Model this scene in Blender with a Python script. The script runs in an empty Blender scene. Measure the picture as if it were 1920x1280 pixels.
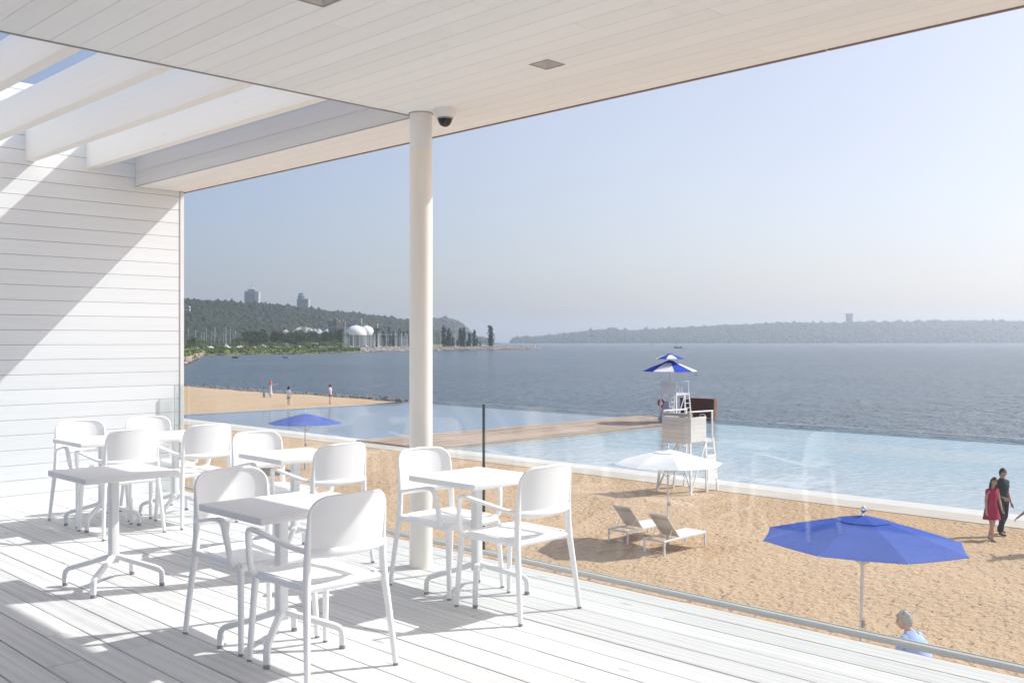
import bpy, bmesh, math, random
import numpy as np
from mathutils import Vector, Matrix
R = math.radians
rnd = random.Random(7)
nr = np.random.RandomState(11)
C = bpy.context.scene.collection
SC = bpy.context.scene

# ------------------------------------------------------------------ camera, sky, sun, exposure
EYE = 5.35                       # eye height over the sand (sand is z = 0)
cam_d = bpy.data.cameras.new('camera'); cam = bpy.data.objects.new('camera', cam_d); C.objects.link(cam)
cam.location = (0, 0, EYE); cam.rotation_euler = (R(90), 0, R(-45))
cam_d.lens = 35.0; cam_d.sensor_width = 36.0; cam_d.clip_start = 0.05; cam_d.clip_end = 30000
SC.camera = cam
SUN_EL, SUN_AZ = R(44), math.atan2(0.917, -0.40)
w = bpy.data.worlds.new("World"); SC.world = w; w.use_nodes = True
nt = w.node_tree
sky = nt.nodes.new('ShaderNodeTexSky'); sky.sky_type = 'NISHITA'; sky.sun_disc = False
sky.sun_elevation = SUN_EL; sky.sun_rotation = SUN_AZ
sky.altitude = 0; sky.air_density = 1.0; sky.dust_density = 2.2; sky.ozone_density = 4.0
bgn = nt.nodes['Background']; bgn.inputs['Strength'].default_value = 0.078
tint = nt.nodes.new('ShaderNodeMix'); tint.data_type = 'RGBA'; tint.blend_type = 'MULTIPLY'; tint.inputs['Factor'].default_value = 1.0
tint.inputs['B'].default_value = (1.075, .955, .925, 1)
nt.links.new(sky.outputs[0], tint.inputs['A']); nt.links.new(tint.outputs['Result'], bgn.inputs['Color'])
# humid summer air: pale veil that whitens towards the sun's side of the sky
wtc = nt.nodes.new('ShaderNodeTexCoord'); wdot = nt.nodes.new('ShaderNodeVectorMath'); wdot.operation = 'DOT_PRODUCT'
wdot.inputs[1].default_value = (math.sin(SUN_AZ) * math.cos(SUN_EL), math.cos(SUN_AZ) * math.cos(SUN_EL), math.sin(SUN_EL))
nt.links.new(wtc.outputs['Generated'], wdot.inputs[0])
wr = nt.nodes.new('ShaderNodeValToRGB'); wr.color_ramp.interpolation = 'EASE'; cr = wr.color_ramp.elements
cr[0].position = 0.0; cr[0].color = (.070, .088, .135, 1); cr[1].position = .52; cr[1].color = (.205, .200, .200, 1)
e3 = cr.new(1.0); e3.color = (.24, .23, .22, 1)
nt.links.new(wdot.outputs['Value'], wr.inputs['Fac'])
bg2 = nt.nodes.new('ShaderNodeBackground'); nt.links.new(wr.outputs[0], bg2.inputs['Color'])
wadd = nt.nodes.new('ShaderNodeAddShader'); nt.links.new(bgn.outputs[0], wadd.inputs[0]); nt.links.new(bg2.outputs[0], wadd.inputs[1])
nt.links.new(wadd.outputs[0], nt.nodes['World Output'].inputs['Surface'])
sd = bpy.data.lights.new('sun', 'SUN'); so = bpy.data.objects.new('sun', sd); C.objects.link(so)
sd.energy = 3.4; sd.angle = R(0.5); sd.color = (1.0, 0.99, 0.96)
sdir = Vector((math.sin(SUN_AZ) * math.cos(SUN_EL), math.cos(SUN_AZ) * math.cos(SUN_EL), math.sin(SUN_EL)))
so.rotation_euler = sdir.to_track_quat('Z', 'Y').to_euler(); so.location = (0, 0, 60)
SC.view_settings.view_transform = 'Standard'; SC.view_settings.look = 'None'
SC.view_settings.exposure = 0.56; SC.view_settings.gamma = 1.0
SC.cycles.use_denoising = True
SC.cycles.max_bounces = 12; SC.cycles.diffuse_bounces = 8; SC.cycles.glossy_bounces = 3
SC.cycles.transparent_max_bounces = 24; SC.cycles.volume_bounces = 2
SC.cycles.sample_clamp_indirect = 6.0
SC.cycles.caustics_reflective = False; SC.cycles.caustics_refractive = False

# ------------------------------------------------------------------ measuring helpers
F = 1867.0; S2 = math.sqrt(2)
def xy(px, depth):                      # ground position at a bearing and depth from the eye
    l = (px - 960) / F * depth
    return ((depth + l) / S2, (depth - l) / S2)
def gp(px, py, z=0.0):                  # point of a level surface z
    d = F * (EYE - z) / (py - 640.0)
    return xy(px, d)
def hz(py, depth):                      # height seen at a row for a depth
    return EYE + (640 - py) * depth / F

# ------------------------------------------------------------------ materials
def newmat(name):
    m = bpy.data.materials.new(name); m.use_nodes = True
    n = m.node_tree.nodes; return m, n, m.node_tree.links, n['Principled BSDF']
def mat(name, col, rough=0.5, metal=0.0, var=0.06, scale=3.0, bump=0.0, bscale=40.0, spec=0.5, island=0.0, stretch=(1, 1, 1), detail=4.0):
    m, n, l, b = newmat(name)
    b.inputs['Roughness'].default_value = rough; b.inputs['Metallic'].default_value = metal
    b.inputs['Specular IOR Level'].default_value = spec
    tc = n.new('ShaderNodeTexCoord'); mp = n.new('ShaderNodeMapping'); mp.inputs['Scale'].default_value = stretch
    l.new(tc.outputs['Object'], mp.inputs['Vector'])
    nz = n.new('ShaderNodeTexNoise'); nz.inputs['Scale'].default_value = scale; nz.inputs['Detail'].default_value = detail
    l.new(mp.outputs[0], nz.inputs['Vector'])
    mr = n.new('ShaderNodeMapRange'); mr.inputs['From Min'].default_value = 0.25; mr.inputs['From Max'].default_value = 0.75
    mr.inputs['To Min'].default_value = 1 - var; mr.inputs['To Max'].default_value = 1 + var
    l.new(nz.outputs['Fac'], mr.inputs['Value'])
    val = mr.outputs[0]
    if island > 0:
        g = n.new('ShaderNodeNewGeometry'); m2 = n.new('ShaderNodeMapRange')
        m2.inputs['To Min'].default_value = 1 - island; m2.inputs['To Max'].default_value = 1 + island
        l.new(g.outputs['Random Per Island'], m2.inputs['Value'])
        mu = n.new('ShaderNodeMath'); mu.operation = 'MULTIPLY'; l.new(val, mu.inputs[0]); l.new(m2.outputs[0], mu.inputs[1]); val = mu.outputs[0]
    vm = n.new('ShaderNodeVectorMath'); vm.operation = 'SCALE'; vm.inputs[0].default_value = col[:3]
    l.new(val, vm.inputs['Scale']); l.new(vm.outputs[0], b.inputs['Base Color'])
    if bump > 0:
        n2 = n.new('ShaderNodeTexNoise'); n2.inputs['Scale'].default_value = bscale; n2.inputs['Detail'].default_value = 4
        l.new(mp.outputs[0], n2.inputs['Vector'])
        bp = n.new('ShaderNodeBump'); bp.inputs['Strength'].default_value = bump; bp.inputs['Distance'].default_value = 0.02
        l.new(n2.outputs['Fac'], bp.inputs['Height']); l.new(bp.outputs[0], b.inputs['Normal'])
    return m

def board_mat(name, light, dark, along='Y', island=0.05, knots=True, rough=0.55, grain=0.5):
    """painted timber: grain stretched along the boards, each board its own piece of tree"""
    m, n, l, b = newmat(name)
    b.inputs['Roughness'].default_value = rough; b.inputs['Specular IOR Level'].default_value = 0.3
    tc = n.new('ShaderNodeTexCoord'); g = n.new('ShaderNodeNewGeometry')
    off = n.new('ShaderNodeVectorMath'); off.operation = 'SCALE'; off.inputs[0].default_value = (17.3, 41.7, 23.1)
    l.new(g.outputs['Random Per Island'], off.inputs['Scale'])
    add = n.new('ShaderNodeVectorMath'); l.new(tc.outputs['Object'], add.inputs[0]); l.new(off.outputs[0], add.inputs[1])
    mp = n.new('ShaderNodeMapping')
    mp.inputs['Scale'].default_value = (9, 0.5, 9) if along == 'Y' else (0.5, 9, 9)
    l.new(add.outputs[0], mp.inputs['Vector'])
    wv = n.new('ShaderNodeTexWave'); wv.wave_type = 'RINGS'; wv.rings_direction = 'Y' if along == 'Y' else 'X'
    wv.inputs['Scale'].default_value = .9; wv.inputs['Distortion'].default_value = 9.0; wv.inputs['Detail'].default_value = 3; wv.inputs['Detail Scale'].default_value = 0.8
    l.new(mp.outputs[0], wv.inputs['Vector'])
    nz = n.new('ShaderNodeTexNoise'); nz.inputs['Scale'].default_value = 13; nz.inputs['Detail'].default_value = 5; nz.inputs['Roughness'].default_value = 0.65
    l.new(mp.outputs[0], nz.inputs['Vector'])
    big = n.new('ShaderNodeTexNoise'); big.inputs['Scale'].default_value = 1.4; big.inputs['Detail'].default_value = 3
    l.new(add.outputs[0], big.inputs['Vector'])
    mul = n.new('ShaderNodeMath'); mul.operation = 'MULTIPLY'; l.new(wv.outputs['Fac'], mul.inputs[0]); l.new(nz.outputs['Fac'], mul.inputs[1])
    mul2 = n.new('ShaderNodeMath'); mul2.operation = 'MULTIPLY_ADD'; l.new(mul.outputs[0], mul2.inputs[0]); l.new(big.outputs['Fac'], mul2.inputs[1]); mul2.inputs[2].default_value = 0.0
    rp = n.new('ShaderNodeMapRange'); rp.inputs['From Min'].default_value = 0.04; rp.inputs['From Max'].default_value = 0.42
    rp.inputs['To Max'].default_value = grain
    l.new(mul2.outputs[0], rp.inputs['Value'])
    fac = rp.outputs[0]
    if knots:
        vo = n.new('ShaderNodeTexVoronoi'); vo.inputs['Scale'].default_value = 1.0
        mk = n.new('ShaderNodeMapping'); mk.inputs['Scale'].default_value = (5.5, 1.7, 5.5) if along == 'Y' else (1.7, 5.5, 5.5)
        l.new(add.outputs[0], mk.inputs['Vector']); l.new(mk.outputs[0], vo.inputs['Vector'])
        kr = n.new('ShaderNodeMapRange'); kr.inputs['From Min'].default_value = 0.05; kr.inputs['From Max'].default_value = 0.11
        kr.inputs['To Min'].default_value = 0.75; kr.inputs['To Max'].default_value = 0.0
        l.new(vo.outputs['Distance'], kr.inputs['Value'])
        mx = n.new('ShaderNodeMath'); mx.operation = 'MAXIMUM'; l.new(fac, mx.inputs[0]); l.new(kr.outputs[0], mx.inputs[1]); fac = mx.outputs[0]
    mix = n.new('ShaderNodeMix'); mix.data_type = 'RGBA'
    mix.inputs['A'].default_value = (*light, 1); mix.inputs['B'].default_value = (*dark, 1)
    l.new(fac, mix.inputs['Factor'])
    ir = n.new('ShaderNodeMapRange'); ir.inputs['To Min'].default_value = 1 - island; ir.inputs['To Max'].default_value = 1 + island * 0.4
    l.new(g.outputs['Random Per Island'], ir.inputs['Value'])
    vm = n.new('ShaderNodeVectorMath'); vm.operation = 'SCALE'; l.new(mix.outputs['Result'], vm.inputs[0]); l.new(ir.outputs[0], vm.inputs['Scale'])
    l.new(vm.outputs[0], b.inputs['Base Color'])
    bp = n.new('ShaderNodeBump'); bp.inputs['Strength'].default_value = 0.12; bp.inputs['Distance'].default_value = 0.003
    l.new(nz.outputs['Fac'], bp.inputs['Height']); l.new(bp.outputs[0], b.inputs['Normal'])
    return m

M = {}
M['deck'] = board_mat('white_deck_paint', (.66, .66, .65), (.38, .37, .355), 'Y', island=.08, grain=.45)
M['clad'] = board_mat('white_cladding_paint', (.79, .815, .825), (.715, .735, .745), 'X', island=.035, grain=.3, knots=False)
M['soffit'] = board_mat('white_soffit_paint', (.86, .90, .92), (.79, .83, .85), 'Y', island=.035, grain=.3)
M['beam'] = board_mat('warm_white_beam_paint', (.86, .86, .84), (.80, .80, .78), 'Y', island=.03, grain=.3)
M['dark'] = mat('dark_gap', (.10, .10, .10), .8)
M['white'] = mat('white_paint', (.80, .80, .80), .4, var=.015)
M['slab'] = mat('roof_membrane', (.55, .55, .54), .8, var=.08)
M['cream'] = mat('column_cream', (.84, .80, .735), .4, var=.02)
M['colwhite'] = mat('column_white', (.80, .80, .795), .4, var=.02)
M['plastic'] = mat('white_resin', (.88, .88, .88), .38, var=.012, spec=.4)
M['tabletop'] = mat('white_laminate', (.82, .82, .81), .42, var=.012, spec=.4)
M['alu'] = mat('powder_coated_aluminium', (.78, .785, .79), .4, var=.02)
M['metal'] = mat('brushed_aluminium', (.62, .64, .66), .38, .6, var=.05)
M['railmetal'] = mat('satin_aluminium', (.62, .62, .61), .45, .0, var=.03)
M['glassedge'] = mat('glass_edge', (.36, .43, .43), .2)
M['chrome'] = mat('chrome', (.85, .86, .88), .12, 1.0, var=.02)
M['brown'] = mat('brown_drip_metal', (.22, .15, .13), .45, .2)
M['glide'] = mat('grey_glide', (.28, .28, .28), .6)
M['grey'] = mat('grey_metal', (.36, .36, .35), .5)
M['seal'] = mat('dark_seal', (.025, .035, .035), .5)
M['smoke'] = mat('smoked_dome', (.012, .012, .014), .08, spec=.6)
M['concrete'] = mat('pale_concrete', (.52, .455, .385), .8, var=.10, scale=.8, bump=.25, bscale=8)
M['coping'] = mat('white_coping', (.60, .57, .53), .7, var=.06, scale=1.5)
M['boardwalk'] = board_mat('boardwalk_timber', (.45, .325, .245), (.28, .19, .14), 'X', island=.42, knots=False, rough=.7)
M['mahogany'] = mat('dark_red_timber', (.085, .028, .018), .5, var=.25, scale=3, stretch=(1, .3, 6))
M['mahogany_lit'] = mat('sunlit_mahogany', (.33, .17, .11), .6, var=.2, scale=4)  # sunlight on the screen's end put into a paler mahogany; the cap shares it
M['blue'] = None
M['lgwood'] = mat('white_painted_timber', (.80, .79, .76), .6, var=.05, scale=2.5, island=.04)
M['mesh'] = mat('taupe_sling_fabric', (.62, .57, .51), .8, var=.05, scale=60)
M['sling'] = mat('white_sling_fabric', (.80, .80, .79), .75, var=.03, scale=60)
M['red'] = mat('red_plastic', (.42, .015, .02), .5)
M['slate'] = mat('slate_blue_board', (.34, .38, .47), .5)
M['rock'] = mat('rock', (.27, .235, .21), .85, var=.25, scale=1.5, bump=.5, bscale=5, island=.4)
M['pinkrock'] = mat('pink_rock', (.40, .31, .26), .85, var=.2, scale=.4, island=.3)
M['darkrock'] = mat('shore_rock', (.17, .15, .135), .85, var=.25, scale=2, island=.75)
M['bark'] = mat('bark', (.10, .075, .055), .9, var=.2, scale=6)

def fabric(name, col, trans=.35):
    m, n, l, b = newmat(name)
    b.inputs['Roughness'].default_value = .75; b.inputs['Specular IOR Level'].default_value = .2
    tc = n.new('ShaderNodeTexCoord'); nz = n.new('ShaderNodeTexNoise'); nz.inputs['Scale'].default_value = 2.0; nz.inputs['Detail'].default_value = 5
    l.new(tc.outputs['Object'], nz.inputs['Vector'])
    mr = n.new('ShaderNodeMapRange'); mr.inputs['From Min'].default_value = .3; mr.inputs['From Max'].default_value = .7
    mr.inputs['To Min'].default_value = .92; mr.inputs['To Max'].default_value = 1.07
    l.new(nz.outputs['Fac'], mr.inputs['Value'])
    vm = n.new('ShaderNodeVectorMath'); vm.operation = 'SCALE'; vm.inputs[0].default_value = col; l.new(mr.outputs[0], vm.inputs['Scale'])
    l.new(vm.outputs[0], b.inputs['Base Color'])
    tr = n.new('ShaderNodeBsdfTranslucent'); l.new(vm.outputs[0], tr.inputs['Color'])
    mx = n.new('ShaderNodeMixShader'); mx.inputs[0].default_value = trans
    l.new(b.outputs[0], mx.inputs[1]); l.new(tr.outputs[0], mx.inputs[2])
    l.new(mx.outputs[0], n['Material Output'].inputs['Surface'])
    return m
M['blue'] = fabric('blue_canvas', (.026, .085, .42), .14)
M['whitecloth'] = fabric('white_canvas', (.84, .83, .82), .12)
M['royal'] = fabric('royal_blue_canvas', (.02, .07, .50), .2)

def leaf_mat(name, col, var=.35, island=.45):
    m, n, l, b = newmat(name)
    b.inputs['Roughness'].default_value = .7; b.inputs['Specular IOR Level'].default_value = .2
    tc = n.new('ShaderNodeTexCoord'); nz = n.new('ShaderNodeTexNoise'); nz.inputs['Scale'].default_value = .05; nz.inputs['Detail'].default_value = 5
    l.new(tc.outputs['Object'], nz.inputs['Vector']); g = n.new('ShaderNodeNewGeometry')
    n3 = n.new('ShaderNodeTexNoise'); n3.inputs['Scale'].default_value = .012; n3.inputs['Detail'].default_value = 4; l.new(tc.outputs['Object'], n3.inputs['Vector'])
    hs = n.new('ShaderNodeHueSaturation'); hs.inputs['Color'].default_value = (*col, 1)
    m1 = n.new('ShaderNodeMapRange'); m1.inputs['To Min'].default_value = 1 - island; m1.inputs['To Max'].default_value = 1 + island
    l.new(g.outputs['Random Per Island'], m1.inputs['Value'])
    m4 = n.new('ShaderNodeMapRange'); m4.inputs['From Min'].default_value = .35; m4.inputs['From Max'].default_value = .65; m4.inputs['To Min'].default_value = .65; m4.inputs['To Max'].default_value = 1.35
    l.new(n3.outputs['Fac'], m4.inputs['Value']); mm = n.new('ShaderNodeMath'); mm.operation = 'MULTIPLY'; l.new(m1.outputs[0], mm.inputs[0]); l.new(m4.outputs[0], mm.inputs[1])
    l.new(mm.outputs[0], hs.inputs['Value'])
    m2 = n.new('ShaderNodeMapRange'); m2.inputs['From Min'].default_value = .3; m2.inputs['From Max'].default_value = .7
    m2.inputs['To Min'].default_value = .47; m2.inputs['To Max'].default_value = .53
    l.new(nz.outputs['Fac'], m2.inputs['Value']); l.new(m2.outputs[0], hs.inputs['Hue'])
    l.new(hs.outputs[0], b.inputs['Base Color'])
    return m
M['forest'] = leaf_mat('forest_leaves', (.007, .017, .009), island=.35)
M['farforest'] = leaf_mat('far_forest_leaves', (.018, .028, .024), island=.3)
M['leaves'] = leaf_mat('broad_leaves', (.05, .085, .025))
M['darkleaves'] = leaf_mat('poplar_leaves', (.085, .11, .075))
M['paleleaves'] = leaf_mat('willow_leaves', (.13, .19, .05))

def glass_mat():
    m, n, l, b = newmat('railing_glass'); n.remove(b)
    tr = n.new('ShaderNodeBsdfTransparent'); tr.inputs['Color'].default_value = (.965, .985, .98, 1)
    gl = n.new('ShaderNodeBsdfGlossy'); gl.inputs['Roughness'].default_value = 0.0
    lw = n.new('ShaderNodeLayerWeight'); lw.inputs['Blend'].default_value = .5
    pw = n.new('ShaderNodeMath'); pw.operation = 'POWER'; pw.inputs[1].default_value = 5.0; l.new(lw.outputs['Facing'], pw.inputs[0])
    ma = n.new('ShaderNodeMath'); ma.operation = 'MULTIPLY_ADD'; ma.inputs[1].default_value = .935; ma.inputs[2].default_value = .065; l.new(pw.outputs[0], ma.inputs[0])
    mx = n.new('ShaderNodeMixShader'); l.new(ma.outputs[0], mx.inputs[0]); l.new(tr.outputs[0], mx.inputs[1]); l.new(gl.outputs[0], mx.inputs[2])
    l.new(mx.outputs[0], n['Material Output'].inputs['Surface'])
    return m
M['glass'] = glass_mat()

def water_mat(name, col, rough, bumps, spec=.5, var=.12, vscale=.3, shallow=None):
    """bumps: (scale, strength, distance, stretch)"""
    m, n, l, b = newmat(name)
    b.inputs['Roughness'].default_value = rough; b.inputs['IOR'].default_value = 1.33; b.inputs['Specular IOR Level'].default_value = spec
    tc = n.new('ShaderNodeTexCoord'); prev = None
    for sc_, st_, di_, stretch in bumps:
        mp = n.new('ShaderNodeMapping'); mp.inputs['Scale'].default_value = stretch; mp.inputs['Rotation'].default_value = (0, 0, R(20))
        l.new(tc.outputs['Object'], mp.inputs['Vector'])
        nz = n.new('ShaderNodeTexNoise'); nz.inputs['Scale'].default_value = sc_; nz.inputs['Detail'].default_value = 3; nz.inputs['Roughness'].default_value = .55
        l.new(mp.outputs[0], nz.inputs['Vector'])
        bp = n.new('ShaderNodeBump'); bp.inputs['Strength'].default_value = st_; bp.inputs['Distance'].default_value = di_
        l.new(nz.outputs['Fac'], bp.inputs['Height'])
        if prev: l.new(prev.outputs[0], bp.inputs['Normal'])
        prev = bp
    l.new(prev.outputs[0], b.inputs['Normal'])
    nz = n.new('ShaderNodeTexNoise'); nz.inputs['Scale'].default_value = vscale; nz.inputs['Detail'].default_value = 6
    l.new(tc.outputs['Object'], nz.inputs['Vector'])
    mr = n.new('ShaderNodeMapRange'); mr.inputs['From Min'].default_value = .3; mr.inputs['From Max'].default_value = .7
    mr.inputs['To Min'].default_value = 1 - var; mr.inputs['To Max'].default_value = 1 + var
    l.new(nz.outputs['Fac'], mr.inputs['Value']); val = mr.outputs[0]
    vm = n.new('ShaderNodeVectorMath'); vm.operation = 'SCALE'; vm.inputs[0].default_value = col; l.new(val, vm.inputs['Scale'])
    l.new(vm.outputs[0], b.inputs['Base Color'])
    if shallow:
        sx = n.new('ShaderNodeSeparateXYZ'); l.new(tc.outputs['Object'], sx.inputs[0])
        gr = n.new('ShaderNodeMapRange'); gr.inputs['From Min'].default_value = 33; gr.inputs['From Max'].default_value = 46; gr.interpolation_type = 'SMOOTHSTEP'
        l.new(sx.outputs['X'], gr.inputs['Value'])
        mx = n.new('ShaderNodeMix'); mx.data_type = 'RGBA'; mx.inputs['A'].default_value = (*shallow, 1); mx.inputs['B'].default_value = (*col, 1)
        l.new(gr.outputs[0], mx.inputs['Factor']); l.new(mx.outputs['Result'], vm.inputs[0])
    return m
M['river'] = water_mat('river_water', (.060, .108, .152), .2, [(.12, .8, 2.5, (1, 2.0, 1)), (.6, 1.0, 1.5, (1, 1.7, 1)), (2.6, 1.0, .45, (1, 1.4, 1))], var=.15, vscale=.02)
M['pool'] = water_mat('pool_water', (.27, .385, .455), .15, [(1.0, .6, .15, (1, 1.3, 1)), (4.0, .6, .05, (1, 1.2, 1))], var=.16, vscale=2.2, shallow=(.40, .45, .49))
M['mirror'] = water_mat('reflecting_pool_water', (.13, .19, .30), .12, [(1.2, .25, .05, (1, 1.5, 1)), (5.0, .3, .02, (1, 1.2, 1))], var=.12, vscale=.12)

def sand_mat():
    m, n, l, b = newmat('beach_sand')
    b.inputs['Roughness'].default_value = .95; b.inputs['Specular IOR Level'].default_value = .1
    tc = n.new('ShaderNodeTexCoord')
    def noise(s, d=4, r=.6, st=(1, 1, 1)):
        mp = n.new('ShaderNodeMapping'); mp.inputs['Scale'].default_value = st; mp.inputs['Rotation'].default_value = (0, 0, R(35))
        l.new(tc.outputs['Object'], mp.inputs['Vector'])
        x = n.new('ShaderNodeTexNoise'); x.inputs['Scale'].default_value = s; x.inputs['Detail'].default_value = d; x.inputs['Roughness'].default_value = r
        l.new(mp.outputs[0], x.inputs['Vector']); return x
    a, c, e = noise(.25), noise(6, 5), noise(90, 3)
    mix = n.new('ShaderNodeMix'); mix.data_type = 'RGBA'
    mix.inputs['A'].default_value = (.59, .405, .255, 1); mix.inputs['B'].default_value = (.48, .325, .20, 1)
    l.new(a.outputs['Fac'], mix.inputs['Factor'])
    mr = n.new('ShaderNodeMapRange'); mr.inputs['From Min'].default_value = .3; mr.inputs['From Max'].default_value = .7
    mr.inputs['To Min'].default_value = .90; mr.inputs['To Max'].default_value = 1.08
    l.new(e.outputs['Fac'], mr.inputs['Value'])
    vm = n.new('ShaderNodeVectorMath'); vm.operation = 'SCALE'; l.new(mix.outputs['Result'], vm.inputs[0]); l.new(mr.outputs[0], vm.inputs['Scale'])
    l.new(vm.outputs[0], b.inputs['Base Color'])
    def pits(scale, r0, r1, st):
        mp = n.new('ShaderNodeMapping'); mp.inputs['Scale'].default_value = st; mp.inputs['Rotation'].default_value = (0, 0, R(50))
        l.new(tc.outputs['Object'], mp.inputs['Vector'])
        v = n.new('ShaderNodeTexVoronoi'); v.inputs['Scale'].default_value = scale; l.new(mp.outputs[0], v.inputs['Vector'])
        r = n.new('ShaderNodeMapRange'); r.interpolation_type = 'SMOOTHSTEP'; r.inputs['From Min'].default_value = r0; r.inputs['From Max'].default_value = r1
        l.new(v.outputs['Distance'], r.inputs['Value'])
        class O: outputs = {'Fac': r.outputs[0]}
        return O
    prev = None
    for src, st, di in ((pits(2.4, .08, .28, (1, 1.8, 1)), .7, .05), (pits(5.2, .12, .36, (1.6, 1, 1)), .6, .03), (noise(.7, 3), .4, .3), (noise(3.6, 3, .5, (1, 1.7, 1)), .65, .15), (c, .9, .09), (e, .5, .012)):
        bp = n.new('ShaderNodeBump'); bp.inputs['Strength'].default_value = st; bp.inputs['Distance'].default_value = di
        l.new(src.outputs['Fac'], bp.inputs['Height'])
        if prev: l.new(prev.outputs[0], bp.inputs['Normal'])
        prev = bp
    l.new(prev.outputs[0], b.inputs['Normal'])
    return m
M['sand'] = sand_mat()
M['grass'] = mat('shore_grass', (.115, .15, .035), .9, var=.35, scale=.12, island=.2, detail=8)

# ------------------------------------------------------------------ mesh builder
class MB:
    def __init__(self): self.v = []; self.f = []; self.mi = []; self.cur = 0
    def add(self, vs, fs):
        o = len(self.v); self.v += [tuple(p) for p in vs]
        for q in fs: self.f.append([i + o for i in q]); self.mi.append(self.cur)
        return self
    def box(self, x0, x1, y0, y1, z0, z1):
        return self.add([(x0,y0,z0),(x1,y0,z0),(x1,y1,z0),(x0,y1,z0),(x0,y0,z1),(x1,y0,z1),(x1,y1,z1),(x0,y1,z1)],
                        [(0,3,2,1),(4,5,6,7),(0,1,5,4),(1,2,6,5),(2,3,7,6),(3,0,4,7)])
    def bar(self, p0, p1, wd, ht, up=(0, 0, 1)):
        p0, p1 = Vector(p0), Vector(p1); t = (p1 - p0).normalized(); up = Vector(up)
        s = t.cross(up)
        if s.length < 1e-4: s = t.cross(Vector((1, 0, 0)))
        s.normalize(); u = s.cross(t)
        vs = [p + s * a * wd / 2 + u * b_ * ht / 2 for p in (p0, p1) for a, b_ in ((-1,-1),(1,-1),(1,1),(-1,1))]
        return self.add(vs, [(0,1,2,3)[::-1],(4,5,6,7),(0,1,5,4),(1,2,6,5),(2,3,7,6),(3,0,4,7)])
    def tube(self, path, r, n=10, ref=(1, 0, 0), power=2.0, cap=True, closed=False):
        """r: number, list of numbers, or list of (a, b): half width along ref, half height across it"""
        P = [Vector(p) for p in path]; k = len(P)
        rs = r if isinstance(r, (list, tuple)) else [r] * k
        rs = [(q, q) if isinstance(q, (int, float)) else q for q in rs]
        ref = Vector(ref); vs = []; fs = []; last = ref
        for i, p in enumerate(P):
            t = (P[min(i + 1, k - 1)] - P[max(i - 1, 0)]) if not closed else (P[(i + 1) % k] - P[i - 1])
            t.normalize(); a = ref - t * ref.dot(t)
            if a.length < .15: a = last - t * last.dot(t)
            a.normalize(); last = a; b = t.cross(a)
            for j in range(n):
                th = 2 * math.pi * j / n; c, s = math.cos(th), math.sin(th)
                if power != 2.0:
                    e = 2.0 / power; c = math.copysign(abs(c) ** e, c); s = math.copysign(abs(s) ** e, s)
                vs.append(p + a * (c * rs[i][0]) + b * (s * rs[i][1]))
        for i in range(k if closed else k - 1):
            for j in range(n):
                i2 = (i + 1) % k
                fs.append((i*n+j, i*n+(j+1) % n, i2*n+(j+1) % n, i2*n+j))
        if cap and not closed:
            fs.append(tuple(range(n))[::-1]); fs.append(tuple((k-1)*n + j for j in range(n)))
        return self.add(vs, fs)
    def lathe(self, prof, n=24, c=(0, 0, 0), sx=1, sy=1):
        vs = []; fs = []; k = len(prof)
        for r_, z in prof:
            for j in range(n):
                th = 2 * math.pi * j / n
                vs.append((c[0] + r_ * sx * math.cos(th), c[1] + r_ * sy * math.sin(th), c[2] + z))
        for i in range(k - 1):
            for j in range(n): fs.append((i*n+j, i*n+(j+1) % n, (i+1)*n+(j+1) % n, (i+1)*n+j))
        if prof[0][0] > 1e-5: fs.append(tuple(range(n))[::-1])
        if prof[-1][0] > 1e-5: fs.append(tuple((k-1)*n + j for j in range(n)))
        return self.add(vs, fs)
    def ball(self, c, r, n=12, m=8, s=(1, 1, 1)):
        vs = [(c[0], c[1], c[2] + r * s[2])]; fs = []
        for i in range(1, m):
            ph = math.pi * i / m
            for j in range(n):
                th = 2 * math.pi * j / n
                vs.append((c[0] + r*s[0]*math.sin(ph)*math.cos(th), c[1] + r*s[1]*math.sin(ph)*math.sin(th), c[2] + r*s[2]*math.cos(ph)))
        vs.append((c[0], c[1], c[2] - r * s[2])); L = len(vs) - 1
        for j in range(n):
            fs.append((0, 1 + j, 1 + (j+1) % n)); fs.append((L, L - n + (j+1) % n, L - n + j))
        for i in range(m - 2):
            for j in range(n):
                a = 1 + i*n; fs.append((a + j, a + n + j, a + n + (j+1) % n, a + (j+1) % n))
        return self.add(vs, fs)
    def prism(self, poly, z0, z1):
        k = len(poly)
        vs = [(x, y, z0) for x, y in poly] + [(x, y, z1) for x, y in poly]
        return self.add(vs, [tuple(range(k))[::-1], tuple(range(k, 2*k))] + [(i, (i+1) % k, k + (i+1) % k, k + i) for i in range(k)])
    def mesh(self, name, mats, smooth=None, bevel=0.0, seg=2, recalc=True):
        me = bpy.data.meshes.new(name); me.from_pydata(self.v, [], self.f)
        for q in (mats if isinstance(mats, (list, tuple)) else [mats]): me.materials.append(q)
        if any(self.mi): me.polygons.foreach_set('material_index', self.mi)
        if recalc or bevel:
            bm = bmesh.new(); bm.from_mesh(me)
            if recalc: bmesh.ops.recalc_face_normals(bm, faces=bm.faces)
            if bevel:
                es = [e for e in bm.edges if len(e.link_faces) == 2 and e.calc_face_angle(0) > R(30)]
                bmesh.ops.bevel(bm, geom=es, offset=bevel, segments=seg, profile=.5, affect='EDGES', clamp_overlap=True)
            bm.to_mesh(me); bm.free()
        if smooth:
            me.polygons.foreach_set('use_smooth', [True] * len(me.polygons)); me.set_sharp_from_angle(angle=R(smooth))
        me.update(); return me
    def build(self, name, mats, parent=None, loc=None, **kw):
        o = bpy.data.objects.new(name, self.mesh(name, mats, **kw)); C.objects.link(o)
        if parent is not None: o.parent = parent
        if loc is not None: o.location = loc
        return o
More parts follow.
